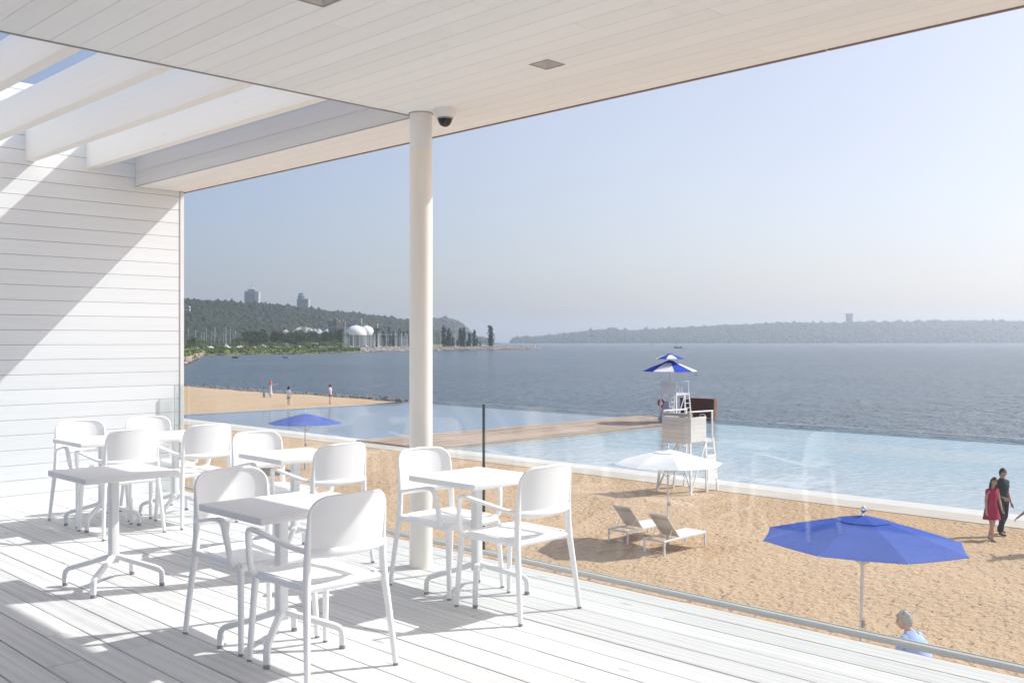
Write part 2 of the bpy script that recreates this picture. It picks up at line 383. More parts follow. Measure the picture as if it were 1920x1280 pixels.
def thing(name, label, cat, loc=(0, 0, 0), rotz=0.0, group=None):
    o = bpy.data.objects.new(name, None); o.empty_display_size = .2; C.objects.link(o)
    o.location = loc; o.rotation_euler = (0, 0, rotz); o['label'] = label; o['category'] = cat
    if group: o['group'] = group
    return o
def tag(o, label=None, cat=None, group=None, kind=None):
    for k, v in (('label', label), ('category', cat), ('group', group), ('kind', kind)):
        if v: o[k] = v
    return o
def struct(o, label=None): return tag(o, label=label, kind='structure')
def kids(o): return [c for c in C.objects if c.parent == o]
KID = {}
def dup(root, loc, rotz=None, label=None, group=None, scale=None):
    if root.name not in KID:
        KID[root.name] = [(c, kids(c)) for c in kids(root)]
    r = root.copy(); C.objects.link(r); r.location = loc
    if rotz is not None: r.rotation_euler = (0, 0, rotz)
    if scale is not None: r.scale = scale if isinstance(scale, tuple) else (scale,) * 3
    if label: r['label'] = label
    if group: r['group'] = group
    for ch, gs in KID[root.name]:
        c = ch.copy(); C.objects.link(c); c.parent = r
        for g in gs:
            d = g.copy(); C.objects.link(d); d.parent = c
    return r
def sheet(name, poly, z, m):
    me = bpy.data.meshes.new(name); me.from_pydata([(x, y, z) for x, y in poly], [], [tuple(range(len(poly)))]); me.materials.append(m)
    o = bpy.data.objects.new(name, me); C.objects.link(o); return struct(o)

# ================================================================== THE LARGE STRUCTURE
DECK = EYE - 1.57                # 3.78
SOF = EYE + 1.59                 # soffit, 6.94
TOP = EYE + 2.46
WY = 9.98                        # face of the end wall
EDGE = 5.05                      # eave and railing line
# river, beach, pools
sheet('river', [(-9000, -9000), (14000, -9000), (14000, 14000), (-9000, 14000)], -.45, M['river'])
def sand_mesh():
    b = MB()
    def patch(xs, ys, zf):
        o = [(x, y, zf(x, y)) for x in xs for y in ys]; n = len(ys)
        b.add(o, [(i*n+j, (i+1)*n+j, (i+1)*n+j+1, i*n+j+1) for i in range(len(xs)-1) for j in range(n-1)])
    def hum(x, y): return .05*math.sin(x*.9+y*.3)*math.sin(y*.7-.4*x) + .03*math.sin(2.3*x+1)*math.sin(1.9*y)
    ys1 = [-45, -20] + [i * .75 for i in range(-10, 91)]
    patch([-40, 0] + [4 + i * .75 for i in range(0, 35)] + [30.4], ys1, lambda x, y: hum(x, y) * min(1, max(0, (30.4 - x) / 3)))
    def shore(y): return 57.3 + .4 * math.sin(y * .25) + .25 * math.sin(y * .7) + max(0, y - 100) * .06
    ys2 = [68 + i * 1.0 for i in range(0, 33)] + [100 + i*5 for i in range(1, 20)]
    us = [0, .2, .35, .45, .5, .6, .7, .8, .88, .93, .97, 1.0, 1.03]
    o = []; n = len(ys2)
    for u in us:
        for y in ys2:
            x = -40 + (shore(y) + 40) * u
            d = shore(y) - x
            z = .35 * min(1, max(0, (y - 68) / 6)) * min(1, max(0, d / 8)) - (.5 if d < -.5 else 0) - (.25 if abs(d) <= .5 else 0) + .0
            if u == .97: z = .12
            o.append((x, y, z))
    b.add(o, [(i*n+j, (i+1)*n+j, (i+1)*n+j+1, i*n+j+1) for i in range(len(us)-1) for j in range(n-1)])
    return b.build('sand', M['sand'], smooth=60), shore
sand, shore = sand_mesh(); struct(sand)
YP0, YP1, YL = 37.4, 43.5, 68.0
sheet('pool_water', [(33.1, -40), (55.6, -40), (55.6, YP0), (33.1, YP0)], -.04, M['pool'])
sheet('reflecting_pool_water', [(33.0, YP1), (55.6, YP1), (55.6, YL), (33.0, YL)], -.03, M['mirror'])
b = MB()
b.box(30.4, 31.7, -40, YL + .3, -.6, .016)
struct(b.build('concrete_path', M['concrete']))
b = MB(); b.add([(31.7, -40, .018), (33.1, -40, -.035), (33.1, YL, -.035), (31.7, YL, .018), (31.7, -40, -.6), (33.1, -40, -.6), (33.1, YL, -.6), (31.7, YL, -.6)],
      [(0,1,2,3),(4,7,6,5),(0,4,5,1),(1,5,6,2),(2,6,7,3),(3,7,4,0)])
struct(b.build('pool_coping', M['coping']))
b = MB(); b.box(55.6, 55.72, -40, YP0, -1.2, -.02); b.box(55.6, 55.72, YP1, YL, -1.2, -.015); b.box(33.1, 55.72, YL, YL + .25, -1.2, .02)
struct(b.build('pool_edge_wall', mat('blue_grey_tile', (.25, .33, .40), .4)))
b = MB(); x = 31.75; k = 0
for j in range(30):
    y0 = YP0 + j * (YP1 - YP0) / 30
    x0 = 31.75
    while x0 < 56.3:
        x1 = min(56.3, x0 + 3.2 + rnd.random() * 2.4)
        b.box(x0, x1 - .008, y0, y0 + (YP1 - YP0) / 30 - .014, .06, .10); x0 = x1
boardwalk = struct(b.build('boardwalk', M['boardwalk'], recalc=False))
b = MB(); b.box(31.72, 56.3, YP0 + .01, YP1 - .01, -1.2, .055); struct(b.build('boardwalk_base', M['concrete']))

# terrace deck: every board with its own gap and butt joints
def plank_rows(b, a0, a1, pitch, gap, l0, l1, place, lens=(2.4, 4.2)):
    a = a0
    while a < a1 - .01:
        t = l0 - rnd.random() * 2
        while t < l1:
            t2 = t + lens[0] + rnd.random() * (lens[1] - lens[0])
            s, e = max(t, l0), min(t2, l1)
            if e - s > .05: place(b, a + gap / 2, min(a + pitch, a1) - gap / 2, s + .0015, e - .0015)
            t = t2
        a += pitch
b = MB()
plank_rows(b, EDGE - .07 - .187 * 44, EDGE - .07, .187, .006, -4.5, WY - .005, lambda b, a0, a1, s, e: b.box(a0, a1, s, e, DECK - .035, DECK + rnd.uniform(-.0012, .0012)))
struct(b.build('terrace_deck', M['deck'], bevel=.0025, seg=1))
b = MB(); b.box(EDGE - .07 - .187 * 44, EDGE + .06, -4.5, WY + .2, DECK - .30, DECK - .04); struct(b.build('terrace_floor_slab', M['dark']))
b = MB(); b.box(-3.2, EDGE - .25, -4.5, WY + .2, -.5, DECK - .305); struct(b.build('pavilion_lower_storey', M['clad']))

# end wall
wall = thing('board_clad_wall', 'white horizontal board wall closing the far end of the terrace', 'wall', (0, WY, DECK))
b = MB()
z = -.03 + .0; i = 0
while z < TOP - DECK - .01:
    z2 = min(z + .1425, TOP - DECK); xx = -3.2
    offs = rnd.random() * 3
    xs = [-3.2, -2.9 + offs * .5, EDGE - .065]
    for p, q in zip(xs[:-1], xs[1:]): b.box(p + .0008, q - .0008, 0, .022, z + .0017, z2 - .0017)
    z = z2
b.build('cladding', M['clad'], wall, bevel=.0018, seg=1)
b = MB(); b.box(-3.2, EDGE - .068, .023, .21, -.3, TOP - DECK); b.build('core', M['dark'], wall)
b = MB(); b.box(EDGE - .063, EDGE - .02, -.008, .215, -.3, SOF - DECK - .004); b.build('corner_trim', M['alu'], wall, bevel=.003, seg=1)

# roof: soffit boards with square cut-outs for the two lights, fascia, open beams
roof = thing('terrace_roof', 'white timber roof over the terrace with open beams by the end wall', 'roof')
RY = 5.47; HOLES = [(4.185, 3.90), (2.64, 3.91)]; HS = .068
b = MB()
def soffit_piece(b, x0, x1, y0, y1):
    todo = [(x0, x1, y0, y1)]
    for hx, hy in HOLES:
        nx = []
        for (p, q, s, e) in todo:
            if q <= hx - HS or p >= hx + HS or e <= hy - HS or s >= hy + HS: nx.append((p, q, s, e)); continue
            if s < hy - HS: nx.append((p, q, s, hy - HS))
            if e > hy + HS: nx.append((p, q, hy + HS, e))
            if p < hx - HS: nx.append((p, hx - HS, max(s, hy - HS), min(e, hy + HS)))
            if q > hx + HS: nx.append((hx + HS, q, max(s, hy - HS), min(e, hy + HS)))
        todo = nx
    for p, q, s, e in todo:
        if q - p > .001 and e - s > .001: b.box(p, q, s, e, SOF, SOF + .02)
PIT = .1455; X0 = EDGE - PIT * 56
plank_rows(b, X0, EDGE, PIT, .0028, -4.5, RY - .012, soffit_piece, lens=(3.2, 5.2))
plank_rows(b, EDGE - PIT * 4 + .03, EDGE, PIT, .0028, RY - .010, WY - .003, soffit_piece, lens=(3.4, 5.0))
b.build('soffit', M['soffit'], roof)
b = MB()                       # body of the roof, open where the lights sit
def slab(x0, x1, y0, y1): b.box(x0, x1, y0, y1, SOF + .023, TOP)
hy0, hy1 = 3.90 - .075, 3.91 + .075
slab(X0, EDGE - .01, -4.5, hy0); slab(X0, EDGE - .01, hy1, RY - .02)
slab(X0, 2.64 - .075, hy0, hy1); slab(2.64 + .075, 4.185 - .075, hy0, hy1); slab(4.185 + .075, EDGE - .01, hy0, hy1)
slab(EDGE - PIT * 4 + .06, EDGE - .01, RY - .02, WY + .2)
b.build('roof_body', M['slab'], roof)
b = MB()
for i in range(6):
    z0 = SOF + .006 + i * .145
    b.box(EDGE - PIT * 4 + .034, EDGE - PIT * 4 + .056, RY + .004, WY - .003, z0, min(z0 + .1425, TOP))
    b.box(X0, EDGE - PIT * 4 + .03, RY - .018, RY + .002, z0 - .004, min(z0 + .1385, TOP))
b.build('inner_fascia', M['beam'], roof)
b = MB(); b.box(X0, EDGE - PIT*4 + .033, RY - .011, RY + .003, SOF - .006, SOF + .001); b.box(EDGE - PIT*4 + .022, EDGE - PIT*4 + .033, RY + .003, WY - .004, SOF - .004, SOF + .001)
b.build('shadow_gap_trim', M['grey'], roof)
b = MB(); b.box(EDGE - .008, EDGE + .014, -4.5, WY + .21, SOF + .021, TOP + .02); b.build('outer_fascia', M['white'], roof)
b = MB(); b.box(EDGE - .004, EDGE + .018, -4.5, 2.62, SOF - .006, SOF + .018); b.box(EDGE - .004, EDGE + .018, 2.63, WY + .21, SOF - .006, SOF + .018)
b.build('drip_edge', M['brown'], roof)
for i in range(-1, 8):
    x = 4.0 - .575 * i
    if i < 0: continue
    b = MB(); b.box(x, x + .09, RY + .003, WY - .001, EYE + 1.72, EYE + (2.06 if i == 1 else 2.0))
    b.build('beam', M['beam'], roof, bevel=.004, seg=1)
# column
col = thing('round_column', 'round cream column holding up the roof beside the glass railing', 'column', (4.47, 5.37, DECK))
H = SOF - DECK
b = MB(); b.lathe([(.0805, 0), (.0805, H - .255)], 40); b.build('shaft', M['cream'], col, smooth=40)
b = MB(); b.lathe([(.0790, H - .255), (.0790, H - .001)], 40); b.build('upper_shaft', M['colwhite'], col, smooth=40)  # top length of the column, greyer than the cream below
b = MB(); b.lathe([(.086, H - .005), (.086, H)], 40); b.build('cap_ring', M['grey'], col, smooth=40)

# glass railing
rail = thing('glass_railing', 'frameless glass railing along the terrace edge in a low metal rail', 'railing', (EDGE, 0, DECK))
b = MB()
prof = [(-.032, .006), (-.032, .024), (-.026, .034), (-.015, .038), (-.011, .038), (-.011, .015)]
prof2 = [(.011, .015), (.011, .038), (.015, .038), (.026, .034), (.032, .024), (.032, .006)]
pl = prof + prof2
vs = [(x, y, z) for y in (-4.5, WY - .02) for x, z in pl]; k = len(pl)
b.add(vs, [tuple(range(k)), tuple(range(2*k - 1, k - 1, -1))] + [(i, (i+1) % k, k + (i+1) % k, k + i) for i in range(k)])
b.build('base_rail', M['railmetal'], rail)
b = MB(); b.box(-.150, -.012, WY - .075, WY - .060, .02, 1.11); b.build('return_panel', M['glass'], rail)
b = MB(); b.box(-.156, -.151, WY - .077, WY - .058, .02, 1.11); b.build('edge_strip', M['railmetal'], rail)
joints = [-3.9, .72, 5.345, WY - .03]
for y0, y1 in zip(joints[:-1], joints[1:]):
    b = MB(); b.box(-.0085, .0085, y0 + .008, y1 - .008, .024, 1.11); b.build('glass_panel', M['glass'], rail)
b = MB(); b.box(-.008, .008, 5.339, 5.351, .03, 1.105); b.build('joint_seal', M['seal'], rail)
b = MB(); b.box(-.008, .008, .714, .726, .03, 1.105); b.build('joint_seal', M['seal'], rail)

# recessed lights and camera
def downlight(x, y, label):
    t = thing('recessed_light', label, 'ceiling light', (x, y, SOF), 0, 'recessed lights in the soffit')
    s = HS - .003; b = MB()
    b.box(-s - .002, -s + .002, -s, s, 0, .06); b.box(s - .002, s + .002, -s, s, 0, .06)
    b.box(-s + .002, s - .002, -s, -s + .004, 0, .06); b.box(-s + .002, s - .002, s - .004, s, 0, .06); b.box(-s, s, -s, s, .061, .065)
    b.build('housing', M['white'], t)
    b = MB(); e = s + .009
    for q in ((-e, e, -e, -s), (-e, e, s, e), (-e, -s, -s, s), (s, e, -s, s)): b.box(*q, -.004, -.0005)
    b.build('trim_ring', M['grey'], t)
    b = MB(); b.lathe([(.001, .035), (.030, .035), (.034, .06), (.0, .06)], 20); b.build('lamp', M['glide'], t, smooth=40)
downlight(*HOLES[0], 'square recessed light in the white soffit right of the dome camera')
downlight(*HOLES[1], 'square recessed light cut off by the top edge of the picture')
cm = thing('security_camera', 'small white dome security camera with a smoked lens under the soffit', 'camera', (4.50, 5.15, SOF))
b = MB(); b.lathe([(.0, 0), (.078, 0), (.076, -.028), (.064, -.058), (.05, -.062), (0, -.062)], 32); b.build('housing', M['white'], cm, smooth=35)
b = MB(); b.lathe([(.051, -.0625), (.047, -.085), (.034, -.108), (.016, -.119), (.0, -.121)], 28); b.build('dome', M['smoke'], cm, smooth=60)
b = MB(); b.lathe([(.053, -.059), (.056, -.064), (.053, -.069)], 28); b.build('lens_ring', M['glide'], cm, smooth=60)

# ================================================================== TERRACE FURNITURE
TG = 'white bistro tables on the terrace'; CG = 'white armchairs at the terrace tables'
def make_table(label):
    t = thing('bistro_table', label, 'table', group=TG)
    b = MB(); b.box(-.3, .3, -.3, .3, .704, .74); b.build('tabletop', M['tabletop'], t, bevel=.006, seg=2, smooth=35)
    b = MB(); b.tube([(0, 0, .15), (0, 0, .698)], .0285, 20, power=5); b.build('pole', M['alu'], t, smooth=30)
    b = MB(); b.box(-.14, .14, -.14, .14, .697, .7035); b.build('mounting_plate', M['alu'], t)
    for sx, sy in ((1, 1), (1, -1), (-1, 1), (-1, -1)):
        k = 1 / S2
        pts = [(.012, .192), (.08, .170), (.17, .144), (.262, .118), (.293, .107), (.308, .090), (.312, .066), (.312, .02)]
        side = Vector((-sy * k, sx * k, 0))
        b = MB(); b.tube([(sx*k*r_, sy*k*r_, z) for r_, z in pts], [(.0165, .0165)] * 4 + [(.0165, .015)] * 4, 12, ref=side, power=4)
        lg = b.build('leg', M['alu'], t, smooth=35)
        b = MB(); b.lathe([(.016, .0), (.0165, .003), (.016, .0195)], 14, c=(sx*k*.312, sy*k*.312, 0)); b.build('glide', M['glide'], lg, smooth=40)
    return t
def make_chair(label):
    t = thing('stacking_armchair', label, 'chair', group=CG)
    # the two back posts: foot, seat, up to the back
    def post(s): return [(s*.252, -.278, .012), (s*.243, -.262, .15), (s*.230, -.240, .33), (s*.222, -.226, .43), (s*.216, -.222, .53), (s*.214, -.224, .615)]
    for s in (-1, 1):
        b = MB(); b.tube(post(s), [.0138, .0152, .017, .0192, .0182, .0178], 14); lg = b.build('leg', M['plastic'], t, smooth=50)
        b = MB(); b.lathe([(.0125, 0), (.0135, .0125)], 12, c=(s*.252, -.2795, 0)); b.build('glide', M['glide'], lg)
        b = MB(); b.tube([(s*.222, .272, .012), (s*.218, .266, .12), (s*.211, .252, .30), (s*.206, .240, .43)], [.0138, .0148, .016, .018], 14)
        lg = b.build('leg', M['plastic'], t, smooth=50)
        b = MB(); b.lathe([(.012, 0), (.013, .0125)], 12, c=(s*.2225, .2725, 0)); b.build('glide', M['glide'], lg)
        arm = [(s*.210, -.218, .607), (s*.226, -.195, .612), (s*.244, -.14, .622), (s*.262, -.04, .642), (s*.274, .07, .662), (s*.277, .145, .672), (s*.276, .175, .668), (s*.273, .192, .650),
               (s*.268, .201, .60), (s*.258, .212, .53), (s*.250, .217, .485), (s*.243, .216, .462), (s*.230, .212, .449), (s*.20, .205, .446)]
        wd = [.016, .018, .021, .023, .024, .023, .021, .0185, .017, .0165, .0165, .017, .017, .016]
        th = [.015, .0135, .0115, .0105, .0105, .011, .012, .0125, .0125, .0125, .013, .0135, .014, .014]
        b = MB(); b.tube(arm, list(zip(wd, th)), 14, ref=(1, 0, 0)); b.build('armrest', M['plastic'], t, smooth=60)
    # seat: dished panel with a raised rim
    N, K = 28, 18; vs = []; fs = []
    def outline(th):
        c, s = math.cos(th), math.sin(th); e = 2 / 6.0
        x, y = math.copysign(abs(c) ** e, c), math.copysign(abs(s) ** e, s)
        yy = y * .235 + .012
        return x * (.222 + .012 * (yy / .25)), yy
    rings = [(0, .446), (.35, .446), (.7, .448), (.90, .452), (.925, .459), (.965, .461), (.99, .456), (1.0, .445), (.995, .425), (.96, .416), (.9, .418), (.88, .430), (0, .432)]
    n = 56
    for rr, z in rings:
        for j in range(n):
            ox, oy = outline(2 * math.pi * j / n)
            dz = -.010 * max(0, (oy * rr - .13) / .12) if rr > .3 else 0
            vs.append((ox * rr, oy * rr, z + dz))
    for i in range(len(rings) - 1):
        for j in range(n): fs.append((i*n+j, i*n+(j+1) % n, (i+1)*n+(j+1) % n, (i+1)*n+j))
    b = MB(); b.add(vs, fs)
    for s in (-1, 1): b.tube([(s*.219, -.222, .436), (s*.220, -.12, .438), (s*.218, .08, .438), (s*.207, .236, .434)], [(.013, .019)] * 4, 12, ref=(1, 0, 0))
    b.tube([(-.218, -.222, .437), (0, -.228, .437), (.218, -.222, .437)], [(.012, .018)] * 3, 12, ref=(0, 1, 0))
    b.tube([(-.204, .236, .432), (0, .248, .430), (.204, .236, .432)], [(.012, .017)] * 3, 12, ref=(0, 1, 0))
    b.build('seat', M['plastic'], t, smooth=50)
    # seat side rails
    # backrest: bowed panel inside a continuous rim
    def yb(x, z):
        return -.222 - .026 * max(0, (z - .62) / .24) - .048 * (1 - abs(min(.214, abs(x)) / .214) ** 2.2)
    zt = .862
    def rim():
        pts = []
        for q in range(0, 5): pts.append((-.214, .615 + q * (.776 - .615) / 4))
        for q in range(1, 9):
            a = math.pi - q * math.pi / 2 / 8; pts.append((-.214 + .085 + .085 * math.cos(a), .776 + .081 * math.sin(a)))
        for q in range(1, 6): pts.append((-.129 + .258 * q / 6 * .5, .857 + .005 * q / 6))
        return pts
    half = rim(); full = half + [(-x, z) for x, z in half[::-1]]
    path = [(x, yb(min(.214, max(-.214, x)), z), z) for x, z in full]
    nf = len(full); rr = []
    for i in range(nf):
        u = min(i, nf - 1 - i); rr.append(.0178 if u == 0 else max(.008, .017 - .0021 * u))
    b = MB(); b.tube(path, rr, 12, ref=(0, 1, 0)); 
    # panel grid, front and back faces
    U, V = 24, 14; zb = .598
    def edge_x(z):
        if z <= .776: return .214
        s = min(1, (z - .776) / .081); return .129 + .085 * math.sqrt(max(0, 1 - s * s))
    g = []
    for side in (1, -1):
        for v in range(V + 1):
            for u in range(U + 1):
                zz = zb + (zt - .004 - zb) * v / V; x = edge_x(zz) * (2 * u / U - 1)
                g.append((x, yb(x, zz) + side * .0045 - .002, zz))
    st = (U + 1) * (V + 1); fs = []
    for v in range(V):
        for u in range(U):
            a = v*(U+1)+u; fs.append((a, a+1, a+U+2, a+U+1)); c = st + a; fs.append((c, c+U+1, c+U+2, c+1))
    for u in range(U): fs.append((u+1, u, st+u, st+u+1))
    b.add(g, fs)
    lip = [(x, yb(x, .598) - .004, .600 - .004 * (1 - (x / .214) ** 2)) for x in [-.212 + .424 * i / 16 for i in range(17)]]
    b.tube(lip, [(.012, .022)] * 17, 12, ref=(0, 1, 0))
    b.build('backrest', M['plastic'], t, smooth=60)
    return t
tabs = [(2.72, 6.35, 'white square table standing alone with no chairs near the left wall', 0),
        (2.77, 4.44, 'front white square table half in shade between two armchairs', 0),
        (4.22, 4.53, 'white square table beside the round column, nearest the railing joint', 0),
        (4.09, 6.37, 'white square table by the railing, behind the half shaded front table', 0),
        (3.54, 8.49, 'white square table at the end wall, behind the table without chairs', 0),
        (4.20, 8.49, 'farthest white square table in the corner of end wall and glass railing', 0)]
t0 = make_table(tabs[0][2]); t0.location = (tabs[0][0], tabs[0][1], DECK)
for x, y, lb, a in tabs[1:]: dup(t0, (x, y, DECK), R(rnd.uniform(-.6, .6)), lb)
chairs = [(2.77, 4.10, 0, 'nearest white armchair, seen from behind at the front table'),
          (2.79, 4.745, 180, 'white armchair facing the camera across the front table, its back half shaded'),
          (4.17, 4.14, 0, 'white armchair seen from behind right of the round column'),
          (4.235, 4.815, 180, 'white armchair just in front of the round column, facing the camera'),
          (4.05, 5.98, 0, 'white armchair seen from behind at the table left of the column'),
          (4.095, 6.67, 180, 'white armchair by the railing facing the camera, left of the column'),
          (3.52, 8.10, 0, 'white armchair seen from behind, just beyond the table without chairs'),
          (3.565, 8.79, 180, 'white armchair with its front to the camera against the end wall, farthest left'),
          (4.18, 8.10, 0, 'white armchair seen from behind at the farthest corner table'),
          (4.20, 8.79, 180, 'white armchair in the corner facing the camera, close to the wall end')]
c0 = make_chair(chairs[0][3]); c0.location = (chairs[0][0], chairs[0][1], DECK)
for x, y, a, lb in chairs[1:]: dup(c0, (x, y, DECK), R(a + rnd.uniform(-1.5, 1.5)), lb)

# ================================================================== BEACH
def parasol(label, x, y, Rr, Ht, m, a0=0.0, z=0.0, tilt=0.0):
    t = thing('beach_umbrella', label, 'umbrella', (x, y, z), a0, 'octagonal umbrellas on the beach'); t.rotation_euler = (Matrix.Rotation(tilt, 3, Vector((1, 1, 0)).normalized()) @ Matrix.Rotation(a0, 3, 'Z')).to_euler()
    apex = Ht - .10; rim = apex - Rr * .25
    def canopy(b, r0, r1, z0, z1, th=.005, sag=.012, n=8, m_=6):
        vs = []; fs = []; J = 6
        for s in (0, 1):
            for i in range(m_ + 1):
                u = i / m_; r_ = r0 + (r1 - r0) * u
                for j in range(n * J):
                    e = j / J; k0 = int(e); fr = e - k0
                    a, c = 2*math.pi*k0/n, 2*math.pi*(k0+1)/n
                    px, py = (1-fr)*math.cos(a) + fr*math.cos(c), (1-fr)*math.sin(a) + fr*math.sin(c)
                    zz = z0 + (z1 - z0) * (u ** 1.12) - sag * math.sin(math.pi * fr) * u - s * th
                    inn = 1 - .010 * math.sin(math.pi * fr) * u * u
                    vs.append((px*r_*inn, py*r_*inn, zz))
        q = n * J; st = q * (m_ + 1)
        for i in range(m_):
            for j in range(q):
                a = i*q + j; c = i*q + (j+1) % q
                fs.append((a, c, c+q, a+q)); fs.append((st+a, st+a+q, st+c+q, st+c))
        for j in range(q):
            a = m_*q + j; c = m_*q + (j+1) % q; fs.append((a, c, st+c, st+a)); fs.append((j, st+j, st+(j+1) % q, (j+1) % q))
        b.add(vs, fs)
    b = MB(); canopy(b, Rr * .16, Rr, apex - .045, rim); can = b.build('canopy', m, t, smooth=14)
    b = MB(); canopy(b, .03, Rr * .27, apex + .006, apex - .045 - (rim - apex + .045) * -.10 + .012, sag=.003, m_=3); b.build('vent_cap', m, can, smooth=14)
    b = MB(); b.lathe([(.024, 0), (.024, apex + .02)], 16); b.build('pole', M['alu'], t, smooth=40)
    b = MB(); b.lathe([(.03, 0), (.032, .035), (.022, .05), (.038, .07), (.043, .095), (.034, .125), (.012, .145), (0, .147)], 16, c=(0, 0, apex + .005)); b.build('finial', M['chrome'], t, smooth=60)
    for k in range(8):
        a = 2*math.pi*k/8
        b = MB(); b.bar((.03*math.cos(a), .03*math.sin(a), apex - .03), (Rr*.99*math.cos(a), Rr*.99*math.sin(a), rim - .016), .018, .014); r_ = b.build('rib', M['alu'], t)
        b = MB(); b.bar((.03*math.cos(a), .03*math.sin(a), rim - .35), (Rr*.5*math.cos(a), Rr*.5*math.sin(a), (apex + rim)/2 - .03), .012, .012); b.build('strut', M['alu'], r_)
        b = MB(); b.ball((Rr*1.0*math.cos(a), Rr*1.0*math.sin(a), rim - .012), .016, 8, 6); b.build('rib_tip', M['chrome'], r_, smooth=60)
    b = MB(); b.lathe([(.036, rim - .38), (.036, rim - .30)], 14); b.build('runner', M['alu'], t, smooth=40)
    b = MB(); b.box(-.03, .03, -.045, -.02, 1.0, 1.10); b.bar((0, -.05, 1.05), (.09, -.05, 1.02), .014, .014); b.build('crank', M['glide'], t)
    b = MB(); b.lathe([(.05, -.1), (.05, .28), (.03, .30)], 16); b.build('base_sleeve', M['metal'], t, smooth=40)
    return t
xr, yr = xy(1612, 15.2); parasol('large blue umbrella on the sand, nearest the terrace', xr, yr, 1.55, 2.79, M['blue'], R(3), tilt=R(1.2))
parasol('white umbrella shading the two loungers on the sand', 21.6, 15.75, 1.46, 2.58, M['whitecloth'], R(2))
xl, yl = xy(572, 41.5); parasol('small blue umbrella seen through the glass left of the column', xl, yl, 1.55, 2.44, M['blue'], R(2))

def make_lounger(label):
    t = thing('sun_lounger', label, 'sun lounger', group='pair of sun loungers under the white umbrella')
    L, W, h = 1.85, .66, .34
    b = MB()
    for s in (-1, 1): b.bar((0, s*(W/2-.02), h), (L, s*(W/2-.02), h), .035, .05)
    b.bar((.018, -W/2+.04, h), (.018, W/2-.04, h), .035, .05); b.bar((L-.018, -W/2+.04, h), (L-.018, W/2-.04, h), .035, .05)
    b.bar((.55, -W/2+.04, h-.01), (.55, W/2-.04, h-.01), .03, .03)
    b.build('frame', M['alu'], t, bevel=.004, seg=1)
    for x in (.03, L - .03):
        for s in (-1, 1):
            b = MB(); b.box(x - .022, x + .022, s*(W/2-.02) - .02, s*(W/2-.02) + .02, 0, h - .026); b.build('leg', M['alu'], t)
    b = MB(); b.box(.74, L - .03, -W/2+.045, W/2-.045, h + .012, h + .026); b.build('seat_sling', M['sling'], t, bevel=.004, seg=1)
    a = R(47); p0 = Vector((.73, 0, h + .02)); p1 = p0 + Vector((-math.cos(a)*.82, 0, math.sin(a)*.82))
    up = (math.sin(a), 0, math.cos(a))
    b = MB()
    for s in (-1, 1): b.bar(p0 + Vector((0, s*(W/2-.06), 0)), p1 + Vector((0, s*(W/2-.06), 0)), .024, .024, up)
    b.bar(p1 + Vector((0, -W/2+.06, 0)), p1 + Vector((0, W/2-.06, 0)), .024, .024, up)
    fr = b.build('back_frame', M['alu'], t)
    b = MB(); q0, q1 = p0 + Vector((-.01, 0, .012)), p1 + Vector((.012, 0, -.012))
    b.bar(q0, q1, W - .15, .006, up); b.build('back_sling', M['mesh'], fr)
    b = MB(); c = p0.lerp(p1, .8)
    b.bar(p0.lerp(p1, .80) + Vector((-.006, 0, -.007)), p0.lerp(p1, .86) + Vector((-.006, 0, -.007)), W - .15, .004, up); b.build('pillow_strap', M['grey'], fr)
    b = MB()
    for s in (-1, 1): b.bar(p0.lerp(p1, .45) + Vector((0, s*(W/2-.08), 0)), (.28, s*(W/2-.08), h + .01), .014, .014)
    b.build('back_stay', M['alu'], t)
    return t
l0 = make_lounger('front sun lounger with raised taupe back, right of the other one'); l0.location = (20.28, 15.23, .0)
dup(l0, (20.62, 16.67, 0), R(1.5), 'rear sun lounger with raised back, left of and behind the other one')

